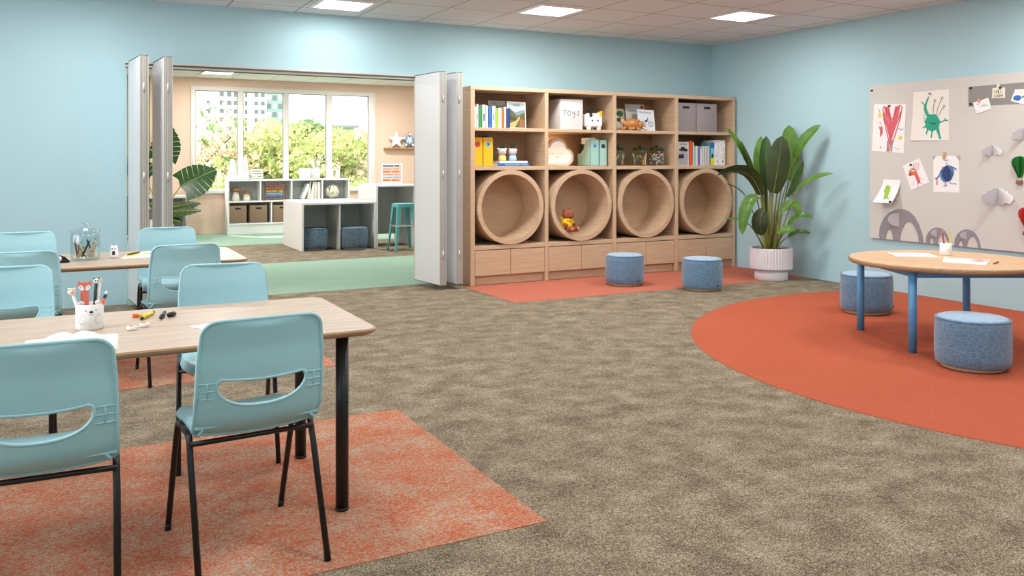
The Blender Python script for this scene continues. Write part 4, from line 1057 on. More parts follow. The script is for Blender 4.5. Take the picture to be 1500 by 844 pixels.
def wall_sheet(name, label, cat, y, z, poly, curl=None, off=.002, m=None, th=.0008, group=None):
    """sheet of paper given by its corners (s, t) around its own middle; curl(s, t) lifts it off the board"""
    o = thing(name, label, cat, W(y, z, 0), WROT, group)
    cf = curl or (lambda s, q: 0)
    n = 10; (a, b_, c_, d_) = poly; vs = []
    for j in range(n + 1):
        for i in range(n + 1):
            u, v = i / n, j / n
            s = (a[0] * (1 - u) + b_[0] * u) * (1 - v) + (d_[0] * (1 - u) + c_[0] * u) * v
            q = (a[1] * (1 - u) + b_[1] * u) * (1 - v) + (d_[1] * (1 - u) + c_[1] * u) * v
            vs.append((s, -off - cf(s, q), q))
    fs = [(j * (n + 1) + i, j * (n + 1) + i + 1, (j + 1) * (n + 1) + i + 1, (j + 1) * (n + 1) + i) for j in range(n) for i in range(n)]
    MB().add(vs, fs, 0, True).build('paper', m or M['paper'], o)
    return o, (lambda s, q, k=1: (s, -off - cf(s, q) - .0012 * k, q))
def scribble(mb, cx, cz, rx, rz, n, w, f, mi, slope=1.2, rr=None):
    R_ = rr or rnd
    for q in range(n):
        a = -1 + 2 * (q + .5) / n; ex = math.sqrt(max(0, 1 - a * a))
        x = cx + a * rx
        mb.stroke([(x - rx * .12 * slope, cz - rz * ex * R_.uniform(.85, 1)), (x + R_.uniform(-.1, .1) * rx, cz + R_.uniform(-.2, .2) * rz), (x + rx * .12 * slope, cz + rz * ex * R_.uniform(.85, 1))], w, f, mi)
# heart drawing
o, f = wall_sheet('child_drawing', 'crayon drawing of a tall red heart, top left of the pinboard', 'drawing', 6.472, 1.815, [(-.222, -.252), (.193, -.284), (.223, .253), (-.194, .278)], lambda s, q: .0006)
b = MB()
for q in range(46):                                 # hatching inside a V-shaped heart
    u = (q + .5) / 46; top = .235 - .17 * max(0, 1 - abs(u - .5) / .17) if abs(u - .5) < .17 else .235 - .06 * (abs(u - .5) > .42)
    xt = -.075 + .245 * u; xb = -.005 + .055 * u
    zb = -.18 + .26 * (abs(u - .5) * 2) ** 1.4
    k = (zb + .2) / .45; xb2 = xb + (xt - xb) * max(0, k)
    b.stroke([(xb2, zb), ((xb2 + xt) / 2 + rnd.uniform(-.004, .004), (zb + top) / 2), (xt, top)], .0066, f, 0)
V = [(-.075, .22), (-.06, .10), (-.02, -.06), (.015, -.18), (.045, -.18), (.10, -.04), (.15, .10), (.175, .22), (.15, .245), (.12, .235), (.08, .15), (.045, .09), (.01, .13), (-.03, .215), (-.06, .245), (-.075, .22)]
b.stroke(V, .009, f, 1)
for x0, mi in ((-.02, 2), (-.002, 3), (.018, 3), (.038, 2)): b.stroke([(x0, -.262), (x0 + .012, -.14)], .011, f, mi)
b.blob(arc(-.115, .145, .024, 0, 360, 12)[:-1], f, 4); b.stroke([(-.13, .215), (-.115, .20), (-.118, .185), (-.105, .18)], .006, f, 2)
for q in range(5): b.stroke([(-.11 + q * .008, -.10 + q * .01), (-.105 + q * .006, -.03), (-.125 + q * .012, .02)], .006, f, 0)
b.stroke([(-.16, .07), (-.155, .06)], .008, f, 5); b.stroke([(-.12, .065), (-.09, .06), (-.11, .045)], .006, f, 0)
b.blob([(.125, -.115), (.145, -.095), (.15, -.07), (.158, -.095), (.18, -.10), (.162, -.115), (.168, -.14), (.148, -.125), (.128, -.14)], f, 4)
b.stroke([(.13, -.005), (.15, -.025), (.18, -.02), (.19, -.005)], .008, f, 6); b.blob(arc(-.105, -.215, .009, 0, 360, 8)[:-1], f, 1); b.stroke([(.08, -.22), (.10, -.24), (.12, -.225), (.14, -.24)], .004, f, 5)
b.build('crayon_marks', [M['pinkred'], M['red'], M['blue'], M['orange'], M['lemon'], M['grey'], M['purple']], o); pin_into(o, .015, .245, .003)
# green monster
cl = lambda s, q: .055 * max(0, -.1 - q + -.6 * (s + .02)) ** 1.2 if q < 0 else 0
o, f = wall_sheet('child_painting', 'painting of a green round monster on a cream sheet', 'drawing', 5.952, 1.928, [(-.236, -.258), (.214, -.268), (.214, .266), (-.204, .262)], cl, m=mat('ivory_paper', (232, 226, 218), .8))
b = MB()
b.blob([(.02 + .088 * (1 + .06 * math.sin(9 * a)) * math.cos(a), -.075 + .092 * (1 + .06 * math.sin(7 * a)) * math.sin(a)) for a in [2 * PI * i / 40 for i in range(40)]], f, 0)
def limb(p, w): b.stroke(p, w, f, 0)
limb([(-.03, .0), (-.055, .05), (-.065, .09), (-.05, .14), (-.02, .205)], [.035, .04, .035, .02, .016]); limb([(-.06, .08), (-.075, .12), (-.11, .155)], [.02, .012, .012])
for p in ([(.03, .02), (.035, .09), (.045, .145)], [(.07, .01), (.085, .08), (.13, .175)], [(.09, -.005), (.12, .04), (.15, .08)]): b.stroke(p, .006, f, 1)
for c in ((.05, .158), (.135, .178), (.155, .09)): b.stroke(arc(c[0], c[1], .012, 0, 360, 10), .005, f, 1)
limb([(.10, -.08), (.14, -.065), (.17, -.055), (.205, -.06)], [.02, .012, .014, .014]); limb([(.165, -.06), (.165, -.03)], .008)
limb([(.08, -.14), (.10, -.20), (.115, -.25)], [.04, .025, .022]); limb([(.025, -.16), (.015, -.20), (.01, -.235)], [.016, .014, .016]); limb([(-.03, -.14), (-.045, -.18), (-.05, -.20)], [.016, .018, .012]); limb([(-.05, -.11), (-.08, -.12), (-.10, -.13)], [.02, .012, .006])
for q in range(3): limb([(-.06, -.06 + q * .025), (-.09, -.055 + q * .035)], .006)
g = lambda s, q: f(s, q, 2)
b.blob([(-.01, -.068), (.03, -.082), (.075, -.072), (.05, -.095), (.015, -.095)], g, 1)
b.build('paint_marks', [M['emerald'], M['darkgreen']], o); pin_into(o, -.005, .235, .002, 'grey')
# rabbit card
o, f = wall_sheet('child_drawing', 'tilted card with an orange-pink rabbit drawing', 'drawing', 6.13, 1.306, [(-.056, -.176), (.167, -.084), (.044, .173), (-.162, .088)], lambda s, q: .02 * max(0, -q - .05))
b = MB(); b.blob(arc(-.035, .02, .05, 0, 360, 14, .035)[:-1], f, 0); b.blob([(-.09, .0), (-.05, .015), (-.05, -.02), (-.085, -.02)], lambda s, q: f(s, q, 2), 1)
for a in (-.03, .01): b.stroke([(a, .04), (a + .01, .12), (a + .03, .12), (a + .022, .04)], .007, f, 2)
b.blob([(-.02, .0), (.02, .01), (.06, -.08), (.03, -.11)], f, 3); b.stroke([(.05, -.09), (.09, -.11)], .006, f, 3); b.stroke([(.02, -.10), (.03, -.14)], .006, f, 3); b.stroke([(-.03, -.08), (-.02, -.115)], .005, f, 5); b.stroke([(.04, -.03), (.085, -.06)], .005, f, 5)
g = lambda s, q: f(s, q, 2)
b.stroke([(-.06, .05), (-.035, .058), (-.005, .05)], .010, g, 4)
for a in (-.045, -.022): b.blob(arc(a, .035, .011, 0, 360, 10)[:-1], g, 6); b.blob(arc(a, .033, .005, 0, 360, 8)[:-1], lambda s, q: f(s, q, 3), 4)
b.build('crayon_marks', [M['orange'], M['brown'], M['pink'], M['pinkred'], M['purple'], M['grey'], M['pure']], o); pin_into(o, -.055, .10, .002)
# blue creature
o, f = wall_sheet('child_drawing', 'crayon drawing of a shaggy blue creature, hung from a wooden clip', 'drawing', 5.772, 1.315, [(-.147, -.193), (.150, -.191), (.144, .187), (-.151, .187)], lambda s, q: .03 * max(0, abs(s) - .09) * (q > .12))
b = MB(); scribble(b, .01, .0, .068, .095, 26, .008, f, 0, 2.0); scribble(b, .01, .0, .06, .085, 12, .007, lambda s, q: f(s, q, 2), 1, -2.0)
b.stroke([(-.05, .04), (-.075, -.02), (-.11, -.055)], .016, f, 0); b.stroke([(-.105, -.05), (-.13, -.05), (-.12, -.06), (-.10, -.06)], .006, f, 1); b.stroke([(.05, .075), (.09, .06), (.12, .04)], [.02, .016, .014], f, 0)
b.stroke([(-.005, -.09), (-.002, -.125), (-.03, -.128)], .012, f, 0); b.stroke([(.04, -.09), (.07, -.105), (.10, -.10), (.12, -.11)], .009, f, 0); b.stroke([(-.028, .145), (0, .132), (.03, .145)], .006, f, 1); b.stroke([(-.01, .105), (.015, .105), (.02, .115)], .004, f, 1)
b.blob([(-.115, -.12), (-.095, -.12), (-.095, -.07), (-.11, -.065)], f, 2); b.stroke([(-.03, -.125), (.0, -.135), (.02, -.12)], .005, f, 2)
for s in (-1, 1): b.blob([(s * .150, .187), (s * .115, .187), (s * .150, .14)][::s], lambda a, q: f(a, q, 3), 3)
b.build('crayon_marks', [M['crayonblue'], M['navy'], M['pink'], M['feltlight']], o)
MB().box(-.032, -.004, -.016, -.003, .155, .228, bev=.003).box(-.030, -.006, -.022, -.014, .175, .19).build('wooden_clip', M['tan'], o)
# dinosaur card curling out
o, f = wall_sheet('child_drawing', 'small curling sheet with a lime green dinosaur drawing', 'drawing', 6.455, 1.115, [(-.150, -.128), (.100, -.131), (.140, .125), (-.080, .126)], lambda s, q: .10 * (max(0, .13 - q) / .26) ** 2)
b = MB(); b.blob([(-.055, -.01), (-.05, .04), (-.03, .065), (.0, .062), (.02, .03), (.015, -.02), (.02, -.06), (.0, -.085), (-.03, -.085), (-.04, -.03)], f, 0); b.stroke([(.01, -.07), (.04, -.09), (.05, -.055)], [.02, .014, .006], f, 0)
for q in range(4): b.stroke([(.02, .05 - q * .025), (.032, .042 - q * .025)], .008, f, 0)
b.stroke([(-.03, -.08), (-.03, -.095)], .010, f, 1); b.stroke([(.0, -.08), (.0, -.098)], .010, f, 1); b.blob(arc(-.03, .035, .006, 0, 360, 8)[:-1], lambda s, q: f(s, q, 2), 1); b.stroke([(-.052, -.002), (-.03, -.012)], .004, lambda s, q: f(s, q, 2), 1)
b.build('crayon_marks', [M['lime'], M['darkgreen']], o); pin_into(o, .085, -.115, .10)
# grey strip and its notes
o = thing('felt_strip', 'dark grey felt strip across the upper right of the pinboard', 'felt strip', W(5.523, 2.10, 0), WROT)
MB().box(0, 2.2, -.004, 0, -.10, .10).build('felt', mat('mid_grey_felt', (142, 139, 137), .95, bump=.2, bscale=300), o); pin_into(o, .03, .086, .004); pin_into(o, .03, -.075, .004)
def note(label, y, z, poly, m=None): return wall_sheet('paper_note', label, 'note', y, z, poly, lambda s, q: .012 * max(0, -q + .02), off=.006, m=m, group='notes on the grey felt strip')
o, f = note('tilted note with a faint pencil sketch on the grey strip', 5.374, 2.0, [(-.058, -.080), (.096, -.033), (.064, .077), (-.101, .036)])
b = MB()
for q in range(5): b.stroke([(-.03 + q * .015, -.02 + q * .006), (-.0 + q * .012, .01 + .012 * (q % 2)), (.02 + q * .01, -.01)], .003, f, 0)
b.blob(arc(-.05, .015, .006, 0, 360, 8)[:-1], f, 1); b.blob(arc(-.045, -.045, .004, 0, 360, 8)[:-1], f, 1); b.build('sketch', [M['feltlight'], M['dark']], o)
MB().box(-.045, -.02, -.018, -.002, .035, .075, bev=.002).build('peach_clip', M['pink'], o)
o, f = note('upright note with two lines of handwriting on the grey strip', 5.207, 2.118, [(-.068, -.048), (.066, -.055), (.067, .047), (-.062, .052)], M['cream'])
b = MB()
def hand(txt_strokes, x0, z0, sc_, w): 
    for st_ in txt_strokes: b.stroke([(x0 + a * sc_, z0 + c * sc_) for a, c in st_], w, f, 0)
LET = {'Y': [[(0, 1), (.3, .5), (.6, 1)], [(.3, .5), (.3, 0)]], 'O': [arc(.35, .5, .35, 0, 360, 12, .5)], 'L': [[(0, 1), (0, 0), (.5, 0)]], 'B': [[(0, 0), (0, 1), (.45, .85), (.05, .5), (.5, .3), (0, 0)]], 'M': [[(0, 0), (.1, 1), (.35, .4), (.6, 1), (.7, 0)]]}
for k, c in enumerate('YOLL'): hand(LET[c], -.045 + k * .023, -.005, .028, .0042)
for k, c in enumerate('BOOM'): hand(LET[c], -.040 + k * .022, -.040, .022, .0042)
b.build('handwriting', M['dark'], o)
MB().box(-.012, .012, -.018, -.002, .03, .085, bev=.002).build('clip', M['cream'], o); pin_into(o, .022, .048, .004)
o, f = note('note with a blue fish painting on the grey strip', 4.975, 2.07, [(-.11, -.040), (.094, -.107), (.082, .062), (-.066, .068)])
b = MB(); b.blob(arc(-.045, -.015, .04, 0, 360, 14, .027)[:-1], f, 0); b.blob([(-.01, -.01), (.018, .006), (.02, -.022)], f, 0); b.blob([(-.05, -.03), (-.03, -.05), (-.02, -.03)], f, 0); b.blob([(-.06, .05), (.04, .04), (.05, .025), (-.05, .03)], f, 2); b.blob(arc(.05, -.01, .012, 0, 360, 8)[:-1], f, 1); b.build('paint_marks', [M['blue'], M['brown'], M['cream']], o)
MB().box(.03, .055, -.018, -.002, .045, .095, bev=.002).build('peach_clip', M['pink'], o)
# felt elephants
def elephant(label, y, z, k):
    o = thing('felt_elephant', label, 'felt cut-out', W(y, z, 0), WROT, 'grey felt elephants along the bottom of the board')
    out = [(-.28, 0), (-.285, .05), (-.27, .14), (-.225, .23), (-.15, .30), (-.06, .342), (.02, .345), (.10, .325), (.17, .27), (.225, .185), (.262, .08), (.275, -.005), (.222, -.005), (.215, .07), (.185, .14), (.14, .20), (.10, .215), (.055, .195), (.01, .12), (-.01, .04), (-.013, 0), (-.10, 0), (-.105, .05), (-.125, .10), (-.15, .113), (-.175, .095), (-.192, .04), (-.195, 0)]
    MB().prism([(a * k, c * k) for a, c in out], -.006, -.001).build('felt_body', M['felt'], o)
    ear = arc(-.02, .225, .105, 90, 270, 14, .078); b = MB()
    n = len(ear); b.add([(a * k, -.007 - .05 * k * max(0, -a - .02) / .1, c * k) for a, c in ear], [tuple(range(n))]); b.build('ear', M['feltlight'], o)
    return o
elephant('largest grey felt elephant at the lower left of the pinboard', 6.313, .575, 1.0)
elephant('small grey felt elephant behind the pencil cup', 5.865, .575, .50)
elephant('small grey felt elephant right of the pencil cup', 5.533, .575, .51)
# folded paper clouds and balloons
def folded(parent, half, angs, m1, m2, zc=0.0):
    for i, a in enumerate(angs):
        ca, sa = math.cos(D(a)), math.sin(D(a)); b = MB(); n = len(half)
        b.add([(x * ca, -.003 - x * sa if True else 0, z) for x, z in half], [tuple(range(n))]); b.build('paper_fold', m1 if i % 2 == 0 else m2, parent)
ch_half = [(0, -.040), (.03, -.046), (.05, -.034), (.075, -.040), (.093, -.022), (.098, -.002), (.088, .016), (.068, .020), (.060, .036), (.042, .034), (.03, .048), (0, .050)]
M['shadepaper'] = mat('shaded_fold_paper', (196, 192, 196), .8)  # white paper again, the shade on turned folds put into the grey
def paper_cloud(label, y, z, k):
    o = thing('paper_cloud', label, 'paper cloud', W(y, z, 0), WROT, 'folded paper clouds on the pinboard')
    h = [(a * k, c * k) for a, c in ch_half]
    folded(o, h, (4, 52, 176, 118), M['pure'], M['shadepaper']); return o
paper_cloud('smaller folded white paper cloud in the middle right of the board', 5.270, 1.548, 1.05)
paper_cloud('largest folded white paper cloud, above the small elephants', 5.216, 1.095, 1.70)
paper_cloud('folded paper cloud cut by the right edge, above the green balloon', 4.965, 1.70, 1.15)
def balloon(label, y, z, m, m2, k):
    o = thing('paper_balloon', label, 'paper balloon', W(y, z, 0), WROT, 'folded paper balloons on the pinboard')
    half = [(0, -.10), (.022, -.10), (.030, -.075), (.055, -.02), (.075, .02), (.08, .055), (.068, .085), (.04, .105), (0, .112)]
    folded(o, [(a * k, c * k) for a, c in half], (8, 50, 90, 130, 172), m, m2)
    MB().box(-.028 * k, .028 * k, -.03, -.004, -.165 * k, -.128 * k, bev=.002).build('basket', M['brown'], o)
    b = MB()
    for s in (-1, 1): b.tube([(s * .018 * k, -.012, -.128 * k), (s * .020 * k, -.008, -.10 * k)], .002, 5)
    b.build('strings', M['tan'], o); return o
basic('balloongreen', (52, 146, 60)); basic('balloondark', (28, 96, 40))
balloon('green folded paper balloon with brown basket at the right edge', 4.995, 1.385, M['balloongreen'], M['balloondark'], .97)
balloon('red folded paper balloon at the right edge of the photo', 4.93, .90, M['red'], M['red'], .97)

# ================================================================ potted bird-of-paradise plant
PX, PY = 7.665, 7.79
t = thing('potted_plant', 'tall broad-leaved plant in a white fluted pot in the corner', 'plant', (PX, PY, 0), -math.atan(655 / 1250))
M['pot'] = mat('white_fluted_ceramic', (222, 216, 220), 0.75, bump=.15, bscale=120)
b = MB(); b.lathe([(.195, 0), (.200, .006), (.200, .135), (.19, .136)], 48); b.build('pot_foot', M['pot'], t)
b = MB(); nf = 176; rings = []
for r0, z, fl in ((.20, .130, 0), (.238, .131, 1), (.249, .140, 1), (.250, .372, 1), (.250, .384, 0), (.244, .388, 0), (.232, .386, 0), (.230, .35, 0)):
    rings.append([((r0 + (.0055 * fl * (1 if (i // 2) % 2 else -1))) * math.cos(2 * PI * i / nf), (r0 + (.0055 * fl * (1 if (i // 2) % 2 else -1))) * math.sin(2 * PI * i / nf), z) for i in range(nf)])
b.add([p for r in rings for p in r], [(k * nf + i, k * nf + (i + 1) % nf, (k + 1) * nf + (i + 1) % nf, (k + 1) * nf + i) for k in range(len(rings) - 1) for i in range(nf)], 0, False)
b.build('fluted_pot', M['pot'], t)
b = MB(); b.lathe([(.231, .358), (.12, .366), (.0005, .37)], 32, caps=False); b.build('soil', mat('potting_soil', (52, 40, 32), 1.0, bump=1, bscale=60), t)
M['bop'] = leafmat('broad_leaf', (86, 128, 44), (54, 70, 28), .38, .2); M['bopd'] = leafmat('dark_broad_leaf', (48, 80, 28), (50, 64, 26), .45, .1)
M['stem'] = mat('leaf_stalk', (140, 138, 66), .5); M['midrib'] = mat('pale_midrib', (150, 164, 76), .5)
KX = 10.4 / 1250
def pp(px, py, d):
    dep = 10.46 + d
    return Vector(((px - 750) * dep / 1250 - 391 * 10.46 / 1250, d, 1.45 - (py - 235.5) * dep / 1250))
def leaf(base, mid, tip, w, nrm, d=(0, 0, 0), dark=False, foot=None, via=None, fold=.25, droop=0):
    """blade along base-mid-tip (picture position plus depth), nrm the way its upper face looks"""
    p0, p1, p2 = pp(base[0], base[1], d[0]), pp(mid[0], mid[1], d[1]), pp(tip[0], tip[1], d[2])
    n = 14; c = p1 * 2 - (p0 + p2) / 2
    sp = [p0 * (1 - u) ** 2 + c * 2 * u * (1 - u) + p2 * u * u for u in [i / n for i in range(n + 1)]]
    N0 = Vector(nrm).normalized(); vs = []; hw = w * KX / 2
    for i, p in enumerate(sp):
        u = i / n; T_ = (sp[min(i + 1, n)] - sp[max(i - 1, 0)]).normalized()
        S_ = T_.cross(N0); S_ = S_.normalized() if S_.length > 1e-4 else Vector((1, 0, 0)); Nn = S_.cross(T_)
        ww = hw * (math.sin(PI * min(1, .03 + u * .985)) ** .42) * (1 - .05 * u) * 1.12
        for q in (-1, -.55, 0, .55, 1):
            vs.append(p + S_ * ww * q * math.cos(fold * 1.2) + Nn * (abs(q) ** 1.1 * ww * math.sin(fold * 1.2) + .004 * math.sin(u * 40 + q * 3) * abs(q)))
    fs = [(i * 5 + j, i * 5 + j + 1, (i + 1) * 5 + j + 1, (i + 1) * 5 + j) for i in range(n) for j in range(4)]
    o = MB().add([tuple(v) for v in vs], fs, 0, True).build('leaf', M['bopd' if dark else 'bop'], t)
    b = MB(); b.tube([tuple(p) for p in sp], [.0028 * (1 - .85 * i / n) for i in range(n + 1)], 6); b.build('midrib', M['midrib'], o)
    fx = foot if foot else (1141 + (base[0] - 1141) * .18, 368)
    f0 = pp(fx[0], fx[1], (rnd.random() - .5) * .12)
    v = pp(*via, d[0] * .6) if via else f0 * .45 + p0 * .55 + Vector(((f0.x - p0.x) * .12, 0, .05))
    st = [f0 * (1 - u) ** 2 + v * 2 * u * (1 - u) + p0 * u * u for u in [i / 10 for i in range(11)]]
    MB().tube([tuple(p) for p in st], [.012 - .0065 * i / 10 for i in range(11)], 7).build('stalk', M['stem'], o)
F_ = (0, -1, .25)
leaf((1176, 232), (1190, 206), (1214, 183), 17, (-.75, -.6, .35), (-.05, -.14, -.24), foot=(1147, 368))
leaf((1165, 264), (1168, 224), (1167, 183), 27, (-.2, -1, .2), (.12, .16, .22), foot=(1144, 368), fold=.12)
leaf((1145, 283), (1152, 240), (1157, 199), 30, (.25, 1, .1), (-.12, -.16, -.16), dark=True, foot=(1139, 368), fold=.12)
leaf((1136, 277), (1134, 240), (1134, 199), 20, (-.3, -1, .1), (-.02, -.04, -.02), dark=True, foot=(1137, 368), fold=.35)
leaf((1128, 267), (1123, 235), (1127, 199), 15, (-.7, -.8, .2), (.10, .10, .1), foot=(1136, 368))
leaf((1112, 256), (1096, 222), (1075, 187), 15, (.55, -.75, .3), (.0, -.05, -.1), foot=(1134, 368), fold=.5)
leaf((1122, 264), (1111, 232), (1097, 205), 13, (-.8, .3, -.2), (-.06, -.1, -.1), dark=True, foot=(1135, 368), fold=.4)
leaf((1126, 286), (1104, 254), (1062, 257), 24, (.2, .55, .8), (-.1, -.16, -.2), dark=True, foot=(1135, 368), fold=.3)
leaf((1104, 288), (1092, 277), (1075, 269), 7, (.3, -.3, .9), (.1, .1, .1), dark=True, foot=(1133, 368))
leaf((1163, 288), (1174, 262), (1188, 235), 19, (.75, -.6, .2), (-.05, -.06, -.08), foot=(1146, 368), fold=.45)
leaf((1181, 277), (1204, 262), (1233, 254), 11, (-.3, -.65, .8), (-.2, -.34, -.48), foot=(1148, 368), fold=.3)
leaf((1120, 288), (1106, 304), (1099, 344), 18, (-.5, -.8, .35), (-.16, -.22, -.22), foot=(1137, 368), via=(1136, 290), fold=.25)
leaf((1099, 323), (1086, 321), (1074, 321), 6, (0, -.5, .9), (-.1, -.12, -.14), foot=(1131, 368), via=(1118, 330))
leaf((1131, 307), (1125, 326), (1129, 345), 22, (.3, 1, .2), (-.16, -.18, -.16), dark=True, foot=(1138, 368), via=(1143, 330), fold=.15)
leaf((1154, 311), (1174, 299), (1181, 320), 14, (.1, -.75, .6), (-.08, -.16, -.2), foot=(1146, 368), fold=.2)
leaf((1166, 333), (1182, 317), (1204, 320), 11, (-.1, -.6, .8), (-.1, -.2, -.26), foot=(1147, 368))
leaf((1151, 341), (1164, 337), (1178, 336), 13, (0, -.75, .65), (-.18, -.24, -.26), foot=(1143, 368))
leaf((1166, 348), (1182, 340), (1199, 343), 11, (0, -.6, .8), (-.14, -.22, -.28), dark=True, foot=(1148, 368))
leaf((1134, 324), (1131, 296), (1132, 270), 10, (.5, .8, .1), (.1, .14, .16), dark=True, foot=(1138, 368))
for k, (x, y) in enumerate(((1140, 262), (1143, 268), (1153, 262), (1158, 268))):
    st = [pp(1138 + k * 3, 368, .02 * k), pp(1139 + k * 3.4, 315, .02 * k), pp(x, y, .03)]
    MB().tube([tuple(p) for p in st], [.015, .012, .008], 8).build('stalk', M['stem'], t)
# ================================================================ room behind the opening
SF, SX0, SX1 = 17.30, 2.81, 5.25
t = thing('shelf_unit', 'long white two-tier shelf unit below the window', 'shelf unit', (SX0, SF, .003))
def SB(a, b2, c, d, e, f_, nm, m='white'): MB().box(a - SX0, b2 - SX0, c - SF, d - SF, e, f_, bev=.002, seg=1).build(nm, M[m], t)
SB(SX0, SX1, SF, SF + .38, 1.045, 1.075, 'top_board'); SB(SX0, SX1, SF + .365, SF + .38, .19, 1.045, 'back_board', 'whitegrey')
for x in (SX0, SX1 - .03): SB(x, x + .03, SF, SF + .38, 0, 1.045, 'side_panel')
SB(SX0 + .03, SX1 - .03, SF, SF + .365, .625, .655, 'shelf'); SB(SX0 + .03, SX1 - .03, SF, SF + .365, .186, .216, 'shelf'); SB(SX0 + .03, SX1 - .03, SF + .02, SF + .04, 0, .186, 'plinth')
for x in (3.425, 4.04, 4.665): SB(x, x + .028, SF + .002, SF + .365, .655, 1.045, 'divider')
for x in (3.64, 4.46): SB(x, x + .028, SF + .002, SF + .365, .216, .625, 'divider')
M['boxbrown'] = mat('taupe_fabric', (142, 118, 98), .95, bump=.3, bscale=200)
for x, lb in ((3.005, 'taupe fabric box on the low white shelf, leftmost of three'), (3.40, 'taupe fabric box on the low white shelf, middle of three'), (3.87, 'taupe fabric box on the low white shelf, partly behind the low desk')):
    handle_box(lb, (x, SF + .015, .2195), .335 if x < 3.8 else .36, .34, .345, M['boxbrown'], .29, 'taupe boxes in the white shelf unit', hw=.055)
def mushroom(label, x, h, r, cm):
    o = thing('wooden_mushroom', label, 'decoration', (x, SF + .16, .6585))
    MB().lathe([(r * .55, 0), (r * .68, .02), (r * .66, h * .3), (r * .42, h * .68), (r * .40, h * .74)], 24).build('stem', M['cream'], o)
    MB().lathe([(r * .40, h * .70), (r * .95, h * .68), (r, h * .74), (r * .9, h * .86), (r * .55, h * .97), (.0005, h)], 28).build('cap', cm, o)
mushroom('taller wooden mushroom with a brown cap on the white shelf', 2.99, .27, .105, M['brown']); mushroom('shorter wooden mushroom with a flat brown cap on the white shelf', 3.20, .215, .105, M['brown'])
def abacus(label, loc, w, h, cols, frame, rotz=0.0):
    o = thing('abacus', label, 'abacus', loc, rotz)
    b = MB(); b.box(-w / 2, -w / 2 + .018, -.02, .02, 0, h).box(w / 2 - .018, w / 2, -.02, .02, 0, h).box(-w / 2, w / 2, -.012, .012, h - .03, h - .012).box(-w / 2, w / 2, -.012, .012, .015, .035); b.build('frame', frame, o)
    n = len(cols)
    for i, c in enumerate(cols):
        z = .065 + (h - .115) * i / (n - 1); MB().tube([(-w / 2 + .018, 0, z), (w / 2 - .018, 0, z)], .003, 6).build('rod', M['grey'], o)
        for k in range(10):
            x = -w / 2 + .04 + k * (w - .10) / 10 + (.022 if k > 4 + i % 3 else 0)
            MB().ell((x, 0, z), ((w - .1) / 21, .017, .017), 10, 6).build('bead', c, o)
abacus('rainbow bead abacus standing inside the white shelf unit', (3.75, SF + .10, .6585), .42, .345, [M['blue'], M['skyblue'], M['yellow'], M['orange'], M['pinkred']], M['brown'])
bx_ = 4.23
for k, (wd_, lean, lb, h) in enumerate(((.07, .42, 'white binder leaning right on the white shelf', .36), (.06, .18, 'white binder half leaning beside the leaning one', .36), (.07, .05, 'thick white book beside the half leaning binder', .37), (.05, .03, 'slim white book right of the thick white one', .37), (.06, 0, 'upright white book against the shelf divider', .365))):
    xs = (4.285, 4.405, 4.475, 4.545, 4.62)[k]
    o = thing('white_book', lb, 'book', (xs, SF + .05, .6585 + (.014 if k < 2 else .002)), 0, 'white books in the shelf unit'); o.rotation_euler = (0, lean, 0)
    MB().box(-wd_ / 2, wd_ / 2, 0, .22, 0, h * (.9 if k == 0 else .98), bev=.002).build('book_cover', M['cream' if k % 2 else 'pure'], o)
    MB().box(-wd_ / 2 + .005, wd_ / 2 - .005, .004, .215, h * (.9 if k == 0 else .98), h * (.9 if k == 0 else .98) + .001).build('pages', M['dark'] if k in (0, 4) else M['paper'], o)
# knotted cushion
o = thing('knot_cushion', 'white knotted ball cushion on the shelf', 'cushion', (4.93, SF + .17, .813))
b = MB()
for k in range(6):
    ax = [Vector((1, 0, 0)), Vector((0, 1, 0)), Vector((0, 0, 1)), Vector((1, 1, .5)), Vector((-1, .6, .8)), Vector((.3, -1, .9))][k].normalized(); u = ax.orthogonal().normalized(); v = ax.cross(u)
    b.tube([tuple((u * math.cos(a) + v * math.sin(a)) * .112 + ax * (.022 * math.sin(3 * a + k))) for a in [2 * PI * i / 28 for i in range(28)]], .034, 8, closed=True)
b.build('padded_rope', M['cream'], o)
# on top of the shelf
def tree_lamp(label, x, h, r):
    o = thing('ringed_cone_decoration', label, 'decoration', (x, SF + .20, 1.0785))
    b = MB(); n = 11; prof = []
    for i in range(n):
        u = i / n; rr = r * (1 - .62 * u); z0 = h * u; prof += [(rr * .86, z0), (rr, z0 + h / n * .15), (rr, z0 + h / n * .65), (rr * .86, z0 + h / n * .8)]
    prof.append((.0005, h)); b.lathe(prof, 28); b.build('ringed_cone', M['pure'], o); MB().lathe([(r * 1.0, -.0), (r * 1.05, .01), (r * .9, .02)], 28).build('base', M['mint'], o)
tree_lamp('shorter white ringed cone on the shelf unit, left of the tall one', 2.935, .40, .10); tree_lamp('taller white ringed cone on the shelf unit', 3.165, .43, .11)
o = thing('lattice_crate', 'small white lattice crate on the shelf unit', 'crate', (3.398, SF + .18, 1.0785)); b = MB()
for z in (.02, .07, .12, .17): b.box(-.11, .11, -.08, -.07, z, z + .03).box(-.11, .11, .07, .08, z, z + .03).box(-.11, -.10, -.08, .08, z, z + .03).box(.10, .11, -.08, .08, z, z + .03)
for x in (-.11, .1): b.box(x, x + .01, -.084, -.07, 0, .20).box(x, x + .01, .07, .084, 0, .2)
b.build('slats', M['pure'], o)
o = thing('white_canister', 'plain white square canister beside the aloe pot', 'pot', (4.37, SF + .2, 1.0785)); MB().box(-.10, .10, -.08, .08, 0, .215, bev=.008).build('canister_body', M['pure'], o); MB().box(-.09, .09, -.07, .07, .215, .219).build('inside', M['cream'], o)
